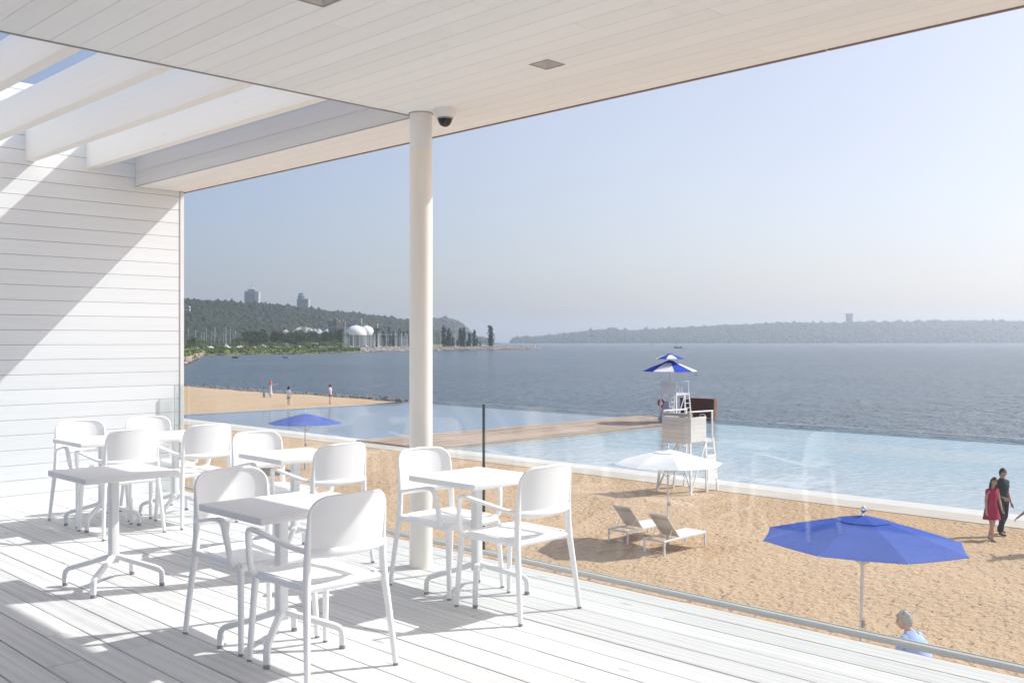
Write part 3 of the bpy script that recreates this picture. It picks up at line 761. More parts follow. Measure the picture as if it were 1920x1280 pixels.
def lifeguard_chair(label, x, y, z, side_panel, open_arms, ladder_board):
    """back towards -X, seat facing +X"""
    t = thing('lifeguard_chair', label, 'lifeguard chair', (x, y, z), 0, 'tall white lifeguard chairs')
    Wd = 1.13
    for s in (0, 1):
        yy = s * Wd; o = (-1 if s == 0 else 1)
        for (xa, za, xb, zb, w_) in ((.0, 2.0, -.17, 0, .10), (.95, 1.82, .80, 0, .10), (1.42, 1.9, 1.38 + .10, 0, .085)):
            b = MB(); b.bar((xa, yy, za), (xb, yy + o*.16, zb), w_, .05, (0, 1, 0)); b.build('leg', M['lgwood'], t)
        b = MB(); b.bar((.93, yy + o*.02, 1.75), (-.12, yy + o*.15, .12), .06, .035, (0, 1, 0)); b.build('brace', M['lgwood'], t)
        b = MB()
        for q in range(1, 6):
            zz = .3 * q + .02; u = 1 - zz / 1.85
            b.bar((.95 - .15*u + .02, yy + o*.16*u, zz), (1.42 + .06*u - .02, yy + o*.16*u, zz), .07, .03, (0, 0, 1))
        b.build('ladder_rungs', M['lgwood'], t)
    b = MB(); b.bar((-.15, -.13, .14), (0, Wd*.5, 1.72), .05, .03, (1, 0, 0)); b.bar((-.15, Wd + .13, .14), (0, Wd*.5, 1.72), .05, .03, (1, 0, 0)); b.build('back_brace', M['lgwood'], t)
    b = MB(); b.box(-.03, 1.46, -.03, Wd + .03, 1.76, 1.83)
    for q in range(11): b.box(.02 + q*.13, .02 + q*.13 + .12, -.02, Wd + .02, 1.832, 1.86)
    b.build('platform', M['lgwood'], t)
    b = MB()
    for q in range(6): b.box(-.055, -.032, -.04, Wd + .04, 1.80 + q*.148, 1.80 + q*.148 + .142)
    b.build('back_panel', M['lgwood'], t, bevel=.004, seg=1)
    b = MB(); b.box(-.0315, -.024, -.03, Wd + .03, 1.81, 2.68); b.build('backing', M['grey'], t)
    b = MB(); b.box(-.023, .03, -.03, .03, 1.86, 2.70); b.box(-.023, .03, Wd - .03, Wd + .03, 1.86, 2.70); b.build('back_post', M['lgwood'], t)
    if side_panel:
        for yy in (-.055, Wd + .032):
            b = MB()
            for q in range(6): b.box(-.03, .92, yy, yy + .023, 1.80 + q*.148, 1.80 + q*.148 + .142)
            b.build('side_panel', M['lgwood'], t, bevel=.004, seg=1)
        b = MB(); b.tube([(.02, -.03, 2.76), (.02, Wd*.97, 2.76)], [(.10, .06)] * 2, 12, ref=(1, 0, 0), power=4); b.build('back_cushion', M['grey'], t, smooth=40)
        for yy in (0, Wd):
            b = MB(); b.bar((-.02, yy, 2.88), (1.40, yy, 2.86), .075, .045); b.bar((1.37, yy, 1.86), (1.37, yy, 2.84), .06, .05, (0, 1, 0)); b.bar((.0, yy, 2.71), (.0, yy, 2.86), .06, .05, (0, 1, 0))
            b.build('armrest', M['lgwood'], t)
        b = MB(); b.box(.35, .85, .15, Wd - .15, 2.15, 2.20); b.box(.38, .44, .2, .26, 1.86, 2.15); b.box(.38, .44, Wd - .26, Wd - .2, 1.86, 2.15); b.build('seat', M['lgwood'], t)
    if open_arms:
        for yy in (0, Wd):
            b = MB(); b.bar((.35, yy, 2.66), (1.40, yy, 2.66), .06, .04)
            for xx in (.37, .62, 1.37): b.bar((xx, yy, 1.86), (xx, yy, 2.64), .045, .045, (0, 1, 0))
            b.build('armrest', M['lgwood'], t)
        b = MB(); b.box(.05, .6, .12, Wd - .12, 2.25, 2.31); b.box(.08, .14, .2, .26, 1.86, 2.25); b.box(.08, .14, Wd - .26, Wd - .2, 1.86, 2.25); b.build('seat', M['lgwood'], t)
    if ladder_board:
        b = MB(); b.add([(.90, -.075, 1.30), (1.46, -.075, 1.30), (1.50, -.165, .42), (.86, -.165, .42), (.90, -.055, 1.30), (1.46, -.055, 1.30), (1.50, -.145, .42), (.86, -.145, .42)],
                        [(0,1,2,3),(4,7,6,5),(0,4,5,1),(1,5,6,2),(2,6,7,3),(3,7,4,0)])
        b.build('ladder_cover', M['white'], t)
    return t
lifeguard_chair('tall boarded lifeguard chair on the sand behind the white umbrella', 29.1, 20.27, 0, True, False, True)
lg = lifeguard_chair('slim open lifeguard chair under a striped parasol on the boardwalk', 53.0, 38.0, .10, False, True, False)
# two-tier striped parasol
t = thing('striped_parasol', 'two tier blue and white striped parasol over the boardwalk lifeguard chair', 'umbrella', (53.35, 38.75, .10))
def striped(b, r0, r1, z0, z1, zc, off=0):
    """eight wedges of cloth with a small dark crown piece"""
    for k in range(8):
        a, c = 2*math.pi*(k + off)/8, 2*math.pi*(k + 1 + off)/8; vs = []; fs = []; m_ = 5
        for s in (0, 1):
            for i in range(m_ + 1):
                u = i/m_; r_ = r0 + (r1-r0)*u; z_ = z0 + (z1-z0)*u - .02*s - .03*math.sin(u*math.pi)*-1
                for fr in (0, .5, 1):
                    px = (1-fr)*math.cos(a) + fr*math.cos(c); py = (1-fr)*math.sin(a) + fr*math.sin(c)
                    vs.append((px*r_, py*r_, z_))
        st = 3*(m_+1)
        for i in range(m_):
            for j in (0, 1):
                p = i*3+j; fs.append((p, p+1, p+4, p+3)); fs.append((st+p, st+p+3, st+p+4, st+p+1))
        for j in (0, 1): p = m_*3+j; fs.append((p, p+1, st+p+1, st+p))
        b.cur = k % 2; b.add(vs, fs)
    b.cur = 0
b = MB(); striped(b, .15, 1.78, 3.95, 3.32, 0, 1); cn = b.build('canopy', [M['royal'], M['whitecloth']], t, smooth=14)
b = MB(); b.lathe([(0, 4.03), (.25, 3.98), (.42, 3.86)], 8); b.build('crown_patch', M['royal'], cn)
b = MB(); striped(b, .08, .93, 4.40, 4.13, 0, 1.5); cn = b.build('upper_canopy', [M['royal'], M['whitecloth']], t, smooth=14)
b = MB(); b.lathe([(0, 4.47), (.14, 4.43), (.22, 4.38)], 8); b.build('crown_patch', M['royal'], cn)
b = MB(); b.lathe([(.035, 1.78), (.035, 4.42)], 14); b.build('pole', M['lgwood'], t, smooth=40)
for k in range(8):
    a = 2*math.pi*k/8; b = MB(); b.bar((.03*math.cos(a), .03*math.sin(a), 3.90), (1.76*math.cos(a), 1.76*math.sin(a), 3.285), .025, .02); b.build('rib', M['alu'], t)
b = MB()
for k, ln in ((5.6, .30), (5.75, .36)):
    a = k; b.bar((1.75*math.cos(a), 1.75*math.sin(a), 3.30), (1.80*math.cos(a), 1.80*math.sin(a), 3.30 - ln), .03, .01)
b.build('tie_strap', M['royal'], t)
# lifebuoy and rescue board on the far chair
b = MB(); bx, by = xy(1240, 65.9)
b.tube([(bx + 0, by + .22*math.cos(a), 1.28 + .22*math.sin(a)) for a in [2*math.pi*i/20 for i in range(20)]], .075, 10, ref=(1, 0, 0), closed=True)
tag(b.build('lifebuoy', M['red'], smooth=60), 'red lifebuoy hanging at the side of the boardwalk lifeguard chair', 'lifebuoy')
b = MB(); pf = [(39.10, .0), (38.22, .0), (38.36, .9), (38.44, 1.30), (38.60, 1.42), (38.76, 1.30), (38.92, .9)]
vs = [(52.62 + z*.10 + dx, y, .10 + z) for dx in (0, .07) for y, z in pf]; n = len(pf)
b.add(vs, [tuple(range(n)), tuple(range(2*n-1, n-1, -1))] + [(i, (i+1) % n, n+(i+1) % n, n+i) for i in range(n)])
tag(b.build('rescue_board', M['slate'], smooth=60), 'slate blue rescue board leaning against the boardwalk lifeguard chair', 'rescue board')
# timber screen at the end of the boardwalk
sc = thing('timber_screen', 'dark red timber screen at the water end of the boardwalk', 'screen', (55.9, 37.05, .10))
b = MB()
for q in range(9): b.box(0, .05, .01, 2.70, .04 + q*.155, .04 + q*.155 + .148)
b.build('slat_face', M['mahogany'], sc)
b = MB(); b.box(.052, .28, .01, 2.70, .0, 1.43); b.build('core', M['mahogany'], sc)
b = MB(); b.box(-.01, .30, -.05, .008, 0, 1.44); b.build('end_board', M['mahogany_lit'], sc)
b = MB(); b.box(-.02, .30, -.04, 2.72, 1.442, 1.47); b.build('cap_board', M['mahogany_lit'], sc)
b = MB(); b.tube([(55.25, 37.30, -.3), (55.25, 37.30, .50), (55.25, 37.35, .56), (55.25, 37.65, .56), (55.25, 37.70, .50), (55.25, 37.70, .10)], .028, 10)
tag(b.build('pool_handrail', M['white'], smooth=60), 'small white hooped handrail at the pool corner by the timber screen', 'handrail')
b = MB()
for i in range(420):
    y = rnd.uniform(70, 150); x = shore(y) + rnd.uniform(-.5, .6); s = rnd.uniform(.06, .20)
    b.ball((x, y, -.12 + rnd.random()*.25), s, 6, 4, (1, rnd.uniform(.7, 1.3), rnd.uniform(.5, .85)))
tag(b.build('shoreline_rocks', M['darkrock'], recalc=False), 'line of small dark and pale rocks edging the sand spit', None, None, 'stuff')

# ================================================================== PEOPLE
SKIN = {'fair': mat('fair_skin', (.58, .36, .27), .55, var=.04), 'tan': mat('tan_skin', (.42, .24, .165), .55, var=.04)}
EYEM = mat('eye_dark', (.03, .02, .02), .3); LIP = mat('lip', (.36, .13, .12), .5)
def cloth(name, c): return mat(name, c, .85, var=.08, scale=9, bump=.3, bscale=14)
def skin_mesh(verts, radii, edges, sub=2):
    me = bpy.data.meshes.new('tmp'); me.from_pydata([tuple(v) for v in verts], edges, [])
    ob = bpy.data.objects.new('tmp', me); C.objects.link(ob)
    ob.modifiers.new('s', 'SKIN'); 
    for i, sv in enumerate(me.skin_vertices[0].data):
        sv.radius = (radii[i], radii[i]); sv.use_root = (i == 0)
    ss = ob.modifiers.new('d', 'SUBSURF'); ss.levels = sub; ss.render_levels = sub
    dg = bpy.context.evaluated_depsgraph_get(); dg.update()
    out = bpy.data.meshes.new_from_object(ob.evaluated_get(dg))
    vs = [tuple(v.co) for v in out.vertices]; fs = [tuple(p.vertices) for p in out.polygons]
    bpy.data.objects.remove(ob); bpy.data.meshes.remove(out); return vs, fs
def person(label, x, y, z, face, H, skin='fair', hair=(.02, .015, .012), hairlen=0, shoulders=1.0, lean=(0, 0), head_turn=0.0, head_tilt=0.0,
           arms=None, legs=None, top=None, bottom=None, dress=None, sleeve=.55, shoes=None, extra=None, crouch=None):
    """local frame: faces +Y, x to the person's right; face = angle of +Y about Z. arms: side -> (elbow, wrist) offsets from the shoulder (m for H=1.75)"""
    k = H / 1.75; V3 = lambda q: Vector(q) * k
    t = thing('person', label, 'person', (x, y, z), face)
    lx, ly = lean
    J = {}
    pz = .93; J['pel'] = V3((0, 0, pz)); J['wai'] = V3((lx*.25, ly*.25, 1.08)); J['che'] = V3((lx*.7, ly*.7, 1.28 - abs(ly)*.06))
    J['nb'] = V3((lx, ly, 1.46 - abs(ly)*.14)); J['nt'] = V3((lx*1.08, ly*1.12 + .012, 1.54 - abs(ly)*.16))
    hc = V3((lx*1.14 + math.sin(head_tilt)*.10, ly*1.26 + .03, 1.635 - abs(ly)*.20 - .01*abs(head_tilt)))
    arms = arms or {}; legs = legs or {}
    vs = [J['pel'], J['wai'], J['che'], J['nb'], J['nt']]; rr = [.115*k, .105*k, .115*k, .062*k, .052*k]; ed = [(0, 1), (1, 2), (2, 3), (3, 4)]
    vs.append(hc - V3((0, 0, .02))); rr.append(.06*k); ed.append((4, 5))
    wr = {}; sh = {}; el = {}
    for s in (-1, 1):
        S = J['nb'] + V3((s*.165*shoulders, 0, -.055)); e, w_ = arms.get(s, ((s*.05, -.03, -.29), (s*.06, .05, -.54)))
        E = S + V3(e); W_ = S + V3(w_); i = len(vs); sh[s], el[s], wr[s] = S, E, W_
        vs += [S, (S+E)/2, E, (E+W_)/2, W_]; rr += [.055*k, .045*k, .038*k, .036*k, .024*k]
        ed += [(2, i), (i, i+1), (i+1, i+2), (i+2, i+3), (i+3, i+4)]
        d = (W_ - E).normalized(); vs.append(W_ + d*.075*k); rr.append(.030*k); ed.append((i+4, i+5))
        hp, kn, an = legs.get(s, ((s*.09, 0, .90), (s*.10, .02, .49), (s*.105, -.02, .085)))
        hp, kn, an = V3(hp), V3(kn), V3(an); i = len(vs)
        ty = an + V3((s*.02, .15, -.055)); ty.z = max(ty.z, .022*k)
        vs += [hp, (hp+kn)/2, kn, kn*.6 + an*.4, an, an*.5 + ty*.5 - V3((0, 0, .008)), ty]; rr += [.092*k, .078*k, .054*k, .056*k, .036*k, .036*k, .028*k]
        ed += [(0, i)] + [(i+q, i+q+1) for q in range(6)]
    bv, bf = skin_mesh(vs, rr, ed, 2)
    b = MB(); b.add(bv, bf)
    # head: shaped skull with jaw, brow, nose, ears, eyes and mouth
    ct, stn = math.cos(head_turn), math.sin(head_turn)
    def hd(p):
        q = Vector((p[0]*ct - p[1]*stn, p[0]*stn + p[1]*ct, p[2]))
        q = Matrix.Rotation(head_tilt, 3, 'Y') @ q
        return hc + q * k
    hvs = []; hfs = []; n, m_ = 20, 14
    for i in range(m_ + 1):
        ph = math.pi*i/m_; zz = math.cos(ph)
        for j in range(n):
            th = 2*math.pi*j/n; xx = math.sin(ph)*math.cos(th); yy = math.sin(ph)*math.sin(th)
            jaw = 1 - .30*max(0, -zz)**1.2
            px_, py_, pz_ = xx*.074*jaw, yy*.096*(1 - .12*max(0, -zz)) + (.012 if zz < 0 and yy > 0 else 0)*-zz, zz*.118
            hvs.append(hd((px_, py_, pz_)))
    for i in range(m_):
        for j in range(n): hfs.append((i*n+j, (i+1)*n+j, (i+1)*n+(j+1) % n, i*n+(j+1) % n))
    b.add(hvs, hfs)
    b.add([hd(p) for p in ((-.012, .088, -.030), (.012, .088, -.030), (0, .116, -.026), (0, .092, .022), (0, .09, -.038))], [(0, 2, 3), (1, 3, 2), (0, 4, 2), (1, 2, 4), (0, 3, 1, 4)])
    for s in (-1, 1):
        p = hd((s*.075, -.004, -.005)); b.ball(p, .026*k, 8, 6, (.4, .7, 1.1))
    b.cur = 1
    for s in (-1, 1): b.ball(hd((s*.030, .087, .012)), .0095*k, 8, 6, (1.1, .6, .7))
    b.cur = 2; b.ball(hd((0, .090, -.056)), .020*k, 8, 6, (1.1, .35, .28)); b.cur = 0
    # hands: palm from the skin, five separate fingers
    for s in (-1, 1):
        d = (wr[s] - el[s]).normalized(); side = d.cross(Vector((s, 0, .2))).normalized(); nrm = side.cross(d)
        base = wr[s] + d*.085*k
        for q, ln in zip((-1.5, -.5, .5, 1.5), (.062, .076, .080, .070)):
            p0 = base + side*(q*.018*k); b.tube([p0 - d*.02*k, p0 + d*ln*.45*k + nrm*.004*k, p0 + d*ln*.85*k + nrm*.02*k*s*-1, p0 + d*ln*.98*k + nrm*.034*k*s*-1], [.0095*k, .009*k, .008*k, .006*k], 6, ref=side)
        p0 = wr[s] + d*.035*k + side*.024*k
        b.tube([p0, p0 + side*.022*k + d*.025*k, p0 + side*.030*k + d*.055*k, p0 + side*.026*k + d*.072*k], [.012*k, .011*k, .009*k, .007*k], 6, ref=nrm)
    b.build('body', [SKIN[skin], EYEM, LIP], t, smooth=70)
    # hair
    hrn = random.Random(int(H*1000)); hm = mat('hair', hair, .6, var=.5, scale=70); b = MB(); hv = []; hf = []
    for i in range(9):
        for j in range(20):
            th = 2*math.pi*j/20; ph = math.pi*i/8*(.60 - .13*math.sin(th)); zz = math.cos(ph); yy = math.sin(ph)*math.sin(th); xx = math.sin(ph)*math.cos(th)
            cut = 1.0 if (yy < .35 or zz > .42) else max(0, 1 - (yy - .35)*.0)
            z_ = zz if cut and (yy < .45 or zz > .45) else .45 + (zz - .45)*.15
            jit = 1 + hrn.uniform(-.05, .06)
            hv.append(hd((xx*.088*jit, yy*.110*jit - .006, z_*.132*jit + .006)))
    for i in range(8):
        for j in range(20): hf.append((i*20+j, (i+1)*20+j, (i+1)*20+(j+1) % 20, i*20+(j+1) % 20))
    b.add(hv, hf)
    for q in range(70):
        p = hv[hrn.randrange(len(hv))]; b.ball(p, hrn.uniform(.007, .017)*k, 6, 4, (1, 1, .8))
    if hairlen > 0:
        b.tube([hd((0, -.055, .06)), hd((.0, -.088, -.04)), hd((.0, -.085, -.14)), hd((.0, -.075, -.14 - hairlen))], [(.075*k, .04*k), (.085*k, .038*k), (.085*k, .032*k), (.04*k, .015*k)], 12, ref=(ct, stn, 0))
        for s in (-1, 1): b.tube([hd((s*.07, -.01, .05)), hd((s*.080, -.005, -.05)), hd((s*.076, .01, -.13)), hd((s*.065, .03, -.13 - hairlen*.9))], [.022*k, .028*k, .028*k, .012*k], 8)
    b.build('hair', hm, t, smooth=70)
    def sleeves(b, frac, q=1.0):
        for s in (-1, 1):
            A = J['nb'] + V3((s*.10*shoulders, 0, -.035)); E = sh[s].lerp(el[s], frac)
            b.tube([A, sh[s] + V3((s*.004, 0, -.004)), sh[s].lerp(el[s], frac*.5), E], [.058*k*q, .062*k*q, .056*k*q, .052*k*q], 12, ref=(0, 1, 0))
    if top:
        b = MB()
        P = [J['pel'] + V3((0, 0, -.06)), J['pel'] + V3((0, 0, .06)), J['wai'], J['che'], J['nb'] + V3((0, 0, -.075)), J['nb'] + V3((0, 0, -.01)), J['nb'] + V3((0, .012, .05))]
        b.tube(P, [(.175*k, .125*k), (.172*k, .125*k), (.160*k, .118*k), (.180*shoulders*k, .150*k), (.172*shoulders*k, .132*k), (.12*k, .092*k), (.065*k, .062*k)], 20, ref=(1, 0, 0))
        sleeves(b, sleeve); b.build('shirt', top, t, smooth=60)
    if bottom:
        m_, ln = bottom; b = MB()
        b.tube([J['pel'] + V3((0, 0, -.10)), J['pel'], J['pel'] + V3((0, 0, .07))], [(.165*k, .122*k), (.172*k, .124*k), (.160*k, .115*k)], 18, ref=(1, 0, 0))
        for s in (-1, 1):
            hp, kn, an = legs.get(s, ((s*.09, 0, .90), (s*.10, .02, .49), (s*.105, -.02, .085))); hp, kn, an = V3(hp), V3(kn), V3(an)
            if ln > .6: b.tube([hp + V3((0, 0, .02)), hp.lerp(kn, .5), kn, kn.lerp(an, .5), an + V3((0, 0, .01))], [.112*k, .094*k, .074*k, .068*k, .060*k], 14)
            else: b.tube([hp + V3((0, 0, .02)), hp.lerp(kn, .3), hp.lerp(kn, ln)], [.112*k, .102*k, .098*k], 14)
        b.build('trousers' if ln > .6 else 'shorts', m_, t, smooth=60)
    if dress:
        m_, hem = dress; b = MB()
        P = [V3((0, .01, hem)), V3((0, .005, (hem + .93)/2)), J['pel'], J['wai'] + V3((0, 0, .02)), J['che'], J['nb'] + V3((0, 0, -.07)), J['nb'] + V3((0, 0, -.02)), J['nb'] + V3((0, .0, .015))]
        b.tube(P, [(.245*k, .20*k), (.215*k, .165*k), (.178*k, .135*k), (.142*k, .112*k), (.160*shoulders*k, .125*k), (.165*shoulders*k, .10*k), (.11*k, .08*k), (.07*k, .066*k)], 24, ref=(1, 0, 0))
        sleeves(b, sleeve, .86); b.build('dress', m_, t, smooth=60)
    if shoes:
        for s in (-1, 1):
            hp, kn, an = legs.get(s, ((s*.09, 0, .90), (s*.10, .02, .49), (s*.105, -.02, .085))); an = V3(an)
            b = MB(); b.tube([an + V3((0, -.05, -.04)), an + V3((0, .0, -.032)), an + V3((s*.01, .08, -.048)), an + V3((s*.02, .16, -.056)), an + V3((s*.022, .185, -.06))], [(.030*k, .032*k), (.044*k, .048*k), (.048*k, .036*k), (.042*k, .026*k), (.02*k, .015*k)], 12, ref=(1, 0, 0))
            b.build('shoe', shoes, t, smooth=60)
    if extra: extra(t, J, hd, k, wr)
    return t
toward = lambda px, py: None
CAMDIR = math.atan2(-1, -1)        # heading from the beach back to the camera
def heading(lat, dep):             # angle of local +Y for a heading given as (to the right, away from the eye)
    dx, dy = (dep + lat) / S2, (dep - lat) / S2
    return math.atan2(dy, dx) - math.pi/2
# couple at the pool edge
def watch(t, J, hd, k, wr):
    b = MB(); p = wr[1]; b.ball(p, .032*k, 10, 6, (1, 1, .5)); b.build('watch', M['glide'], t, smooth=60)
x, y = gp(1879, 1002)
person('man in dark green shirt and navy trousers walking by the pool', x, y, 0, heading(.35, -1), 1.82, 'fair', (.05, .03, .02), 0, 1.02,
       head_turn=-.25, arms={1: ((.10, -.10, -.27), (-.10, .10, -.40)), -1: ((-.06, -.03, -.29), (-.07, .06, -.54))},
       legs={1: ((.09, 0, .90), (.10, .10, .50), (.10, .06, .085)), -1: ((-.09, 0, .90), (-.10, .0, .49), (-.11, -.20, .10))},
       top=cloth('dark_green_shirt', (.018, .035, .032)), bottom=(cloth('navy_trousers', (.012, .015, .028)), 1.0), shoes=cloth('dark_shoe', (.03, .03, .035)), extra=watch)
x, y = gp(1859, 1013)
def flats(t, J, hd, k, wr):
    pass
person('woman in a short magenta dress walking in front of the man', x, y, 0, heading(.15, -1), 1.68, 'fair', (.025, .016, .012), .16, .92,
       lean=(-.03, .0), head_turn=-.35, head_tilt=-.22, arms={-1: ((-.05, .02, -.28), (-.02, .16, -.48)), 1: ((.05, .0, -.29), (.07, .06, -.54))},
       legs={1: ((.085, 0, .90), (.05, .08, .50), (.03, .10, .085)), -1: ((-.085, 0, .90), (-.06, .0, .50), (.0, -.10, .095))},
       dress=(cloth('magenta_dress', (.42, .006, .075)), .60), sleeve=.32, shoes=cloth('pale_flat_shoe', (.45, .36, .32)))
# person half out of the frame
x, y = gp(1955, 1041)
person('person at the right edge of the picture with one arm reaching into view', x, y, 0, heading(-.6, -.8), 1.70, 'tan', (.03, .02, .015), .1, 1.0,
       arms={1: ((.16, .08, -.25), (.36, .14, -.44)), -1: ((-.05, .02, -.28), (-.05, .1, -.5))},
       top=cloth('grey_top', (.2, .2, .22)), bottom=(cloth('denim_shorts', (.06, .08, .14)), .6), sleeve=.4, shoes=cloth('sandal', (.2, .15, .1)), extra=watch)
# grey-haired man below the terrace edge
x, y = xy(1741, 13.2)
def satchel(t, J, hd, k, wr):
    b = MB(); b.tube([J['nb'] + Vector((.13, -.03, -.02)), J['nb'] + Vector((.15, -.11, -.10)), J['che'] + Vector((.10, -.145, -.06)), J['wai'] + Vector((-.08, -.13, 0))], [(.014, .005)]*4, 8, ref=(1, 0, 0))
    b.build('shoulder_strap', M['seal'], t)
person('grey haired man in a pale blue shirt bending below the terrace edge', x, y, 0, heading(-.6, .8), 1.74, 'fair', (.40, .385, .36), 0, 1.22,
       lean=(0, .26), head_turn=.8, head_tilt=.0, arms={1: ((.06, .05, -.28), (.05, .22, -.42)), -1: ((-.06, .05, -.28), (-.05, .22, -.42))},
       top=cloth('pale_blue_shirt', (.38, .48, .76)), bottom=(cloth('beige_trousers', (.3, .25, .18)), 1.0), sleeve=.7, shoes=cloth('brown_shoe', (.08, .05, .03)), extra=satchel)
# four people on the far sand
white_tee = cloth('white_tee', (.72, .70, .72))
x, y = gp(495, 752)
person('small child in grey clothes holding hands on the far sand', x, y, .12, heading(.1, 1), 1.12, 'tan', (.015, .012, .012), 0, .95,
       arms={1: ((.12, .04, -.24), (.26, .08, -.42)), -1: ((-.14, 0, -.24), (-.26, .05, -.42))}, top=cloth('grey_child_top', (.22, .28, .32)), bottom=(cloth('grey_child_shorts', (.22, .26, .30)), .7))
x, y = gp(507, 751.5)
def redscarf(t, J, hd, k, wr):
    b = MB(); b.lathe([(0, .15), (.09, .12), (.112, .03), (.115, -.05), (.125, -.16), (.13, -.25)], 18, c=tuple(hd((0, -.018, 0))), sy=1.05); b.build('headscarf', cloth('coral_scarf', (.60, .16, .10)), t, smooth=60)
    b = MB(); p = wr[-1]; b.tube([p + Vector((0, 0, -.05)), p + Vector((0, 0, -.16)), p + Vector((0, 0, -.42))], [.03, .12, .16], 12); b.build('bag', cloth('pale_bag', (.5, .56, .66)), t, smooth=60)
person('woman in a white dress and coral headscarf pointing to the right', x, y, .12, heading(.9, .4), 1.66, 'fair', (.1, .05, .03), 0, .92,
       arms={1: ((.05, .27, .0), (.06, .54, .06)), -1: ((-.06, -.03, -.28), (-.10, .0, -.52))}, dress=(cloth('white_dress', (.62, .66, .72)), .48), sleeve=.3, extra=redscarf)
x, y = gp(541, 763)
person('dark haired woman in white tee and grey shorts standing on the far sand', x, y, .02, heading(.7, .7), 1.66, 'fair', (.012, .01, .01), .22, .95,
       arms={1: ((.07, -.02, -.28), (.02, .18, -.36)), -1: ((-.07, -.02, -.28), (-.02, .18, -.36))}, top=white_tee, bottom=(cloth('grey_shorts', (.16, .18, .2)), .5), sleeve=.75)
x, y = gp(619, 759.5)
def bag2(t, J, hd, k, wr):
    b = MB(); b.ball(J['wai'] + Vector((-.2, .08, -.02)), .13, 12, 8, (.8, .6, 1)); b.build('shoulder_bag', cloth('dark_bag', (.03, .035, .03)), t, smooth=60)
    b = MB(); b.tube([hd((0, -.09, .03)), hd((.0, -.17, .02)), hd((.0, -.20, -.08))], [.035, .05, .03], 10); b.build('ponytail', cloth('dark_ponytail', (.015, .012, .012)), t, smooth=60)
person('woman in pink tee with ponytail and dark bag, rightmost on the far sand', x, y, .05, heading(-.8, .25), 1.68, 'fair', (.03, .02, .02), 0, .95,
       arms={1: ((.06, .0, -.28), (.02, .2, -.38)), -1: ((-.06, .0, -.28), (-.04, .16, -.42))},
       legs={1: ((.09, 0, .90), (.10, .06, .49), (.12, .14, .085)), -1: ((-.09, 0, .90), (-.10, -.02, .49), (-.12, -.14, .09))},
       top=cloth('pink_tee', (.66, .58, .66)), bottom=(cloth('dark_shorts', (.05, .045, .05)), .42), sleeve=.7)

# ================================================================== FAR SHORE, MARINA, HILLS
def interp(tab, x):
    return float(np.interp(x, [p[0] for p in tab], [p[1] for p in tab]))
SHORE = [(-300, 195), (60, 215), (300, 235), (345, 246), (356, 275), (372, 340), (380, 405), (450, 433), (555, 452), (640, 504), (690, 556), (702, 665), (775, 725), (860, 762), (905, 790)]
HBASE = [(-300, 700), (60, 800), (345, 1000), (600, 1250), (770, 1450), (860, 1550)]
RIDGE = [(-300, 553), (60, 556), (300, 560), (345, 563), (372, 563), (400, 565), (440, 568), (500, 571), (545, 575), (600, 582), (640, 586), (680, 590), (720, 595), (770, 602), (800, 612), (840, 630), (862, 641)]
RIDGE2 = [(690, 606), (760, 603), (815, 599), (837, 597), (852, 600), (868, 610), (882, 624), (897, 634), (945, 640.5)]
RIDGE3 = [(940, 640.5), (957, 638), (975, 633), (1000, 631.5), (1040, 629), (1070, 625), (1100, 621.5), (1140, 618), (1185, 620), (1241, 617), (1356, 611), (1463, 606), (1570, 606), (1655, 604.5), (1741, 603), (1826, 601.5), (1920, 603), (2150, 606)]
GZ = 1.0
JET = [(676, 545), (775, 640), (860, 678), (940, 705), (1014, 738)]
def land():
    b = MB(); px = list(range(-300, 906, 9)); rows = []
    for p in px:
        ds, dh = interp(SHORE, p), interp(HBASE, p)
        if p > 800: dh = min(dh, ds + 60 + (905 - p) * 8)
        rows.append([(ds - 4, -.9), (ds + 1, -.2), (ds + 6, .35), (ds + 14, GZ * .9), (ds + 40, GZ), (max(ds + 60, dh), GZ + .4)])
    n = len(rows[0]); vs = []
    for p, r_ in zip(px, rows):
        for d, z in r_:
            x, y = xy(p + rnd.uniform(-1, 1), d + (rnd.uniform(-3, 3) if d < 700 else 0)); vs.append((x, y, z))
    b.add(vs, [(i*n+j, (i+1)*n+j, (i+1)*n+j+1, i*n+j+1) for i in range(len(px)-1) for j in range(n-1)])
    return struct(b.build('shore_land', M['grass'], smooth=60))
land()
def hill(name, px0, px1, step, base, depth_back, ridge, m, z0=.5, drop=0):
    px = np.arange(px0, px1 + 1, step); b = MB(); vs = []; T = [0, .15, .35, .6, .85, 1.0, 1.6]
    for p in px:
        dh = base(p); dr = dh + depth_back; hr = hz(interp(ridge, p), dr) - drop
        for t in T:
            x, y = xy(p, dh + depth_back * t); vs.append((x, y, z0 + max(0, hr - z0) * min(1, math.sin(min(1, t) * math.pi / 2) ** .9) if t <= 1 else max(z0, hr * .9)))
    n = len(T); b.add(vs, [(i*n+j, (i+1)*n+j, (i+1)*n+j+1, i*n+j+1) for i in range(len(px)-1) for j in range(n-1)])
    return struct(b.build(name, m, smooth=80))
hillm = mat('hill_soil', (.022, .036, .016), .9, var=.3, scale=.02)
hill('wooded_hill', -300, 862, 10, lambda p: interp(HBASE, p), 300, RIDGE, hillm, drop=9)
hill('far_wooded_hill', 690, 945, 8, lambda p: 2350, 350, RIDGE2, hillm, drop=10)
hill('far_shore_hill', 940, 2150, 15, lambda p: 3290, 380, RIDGE3, hillm, drop=10, z0=-.3)
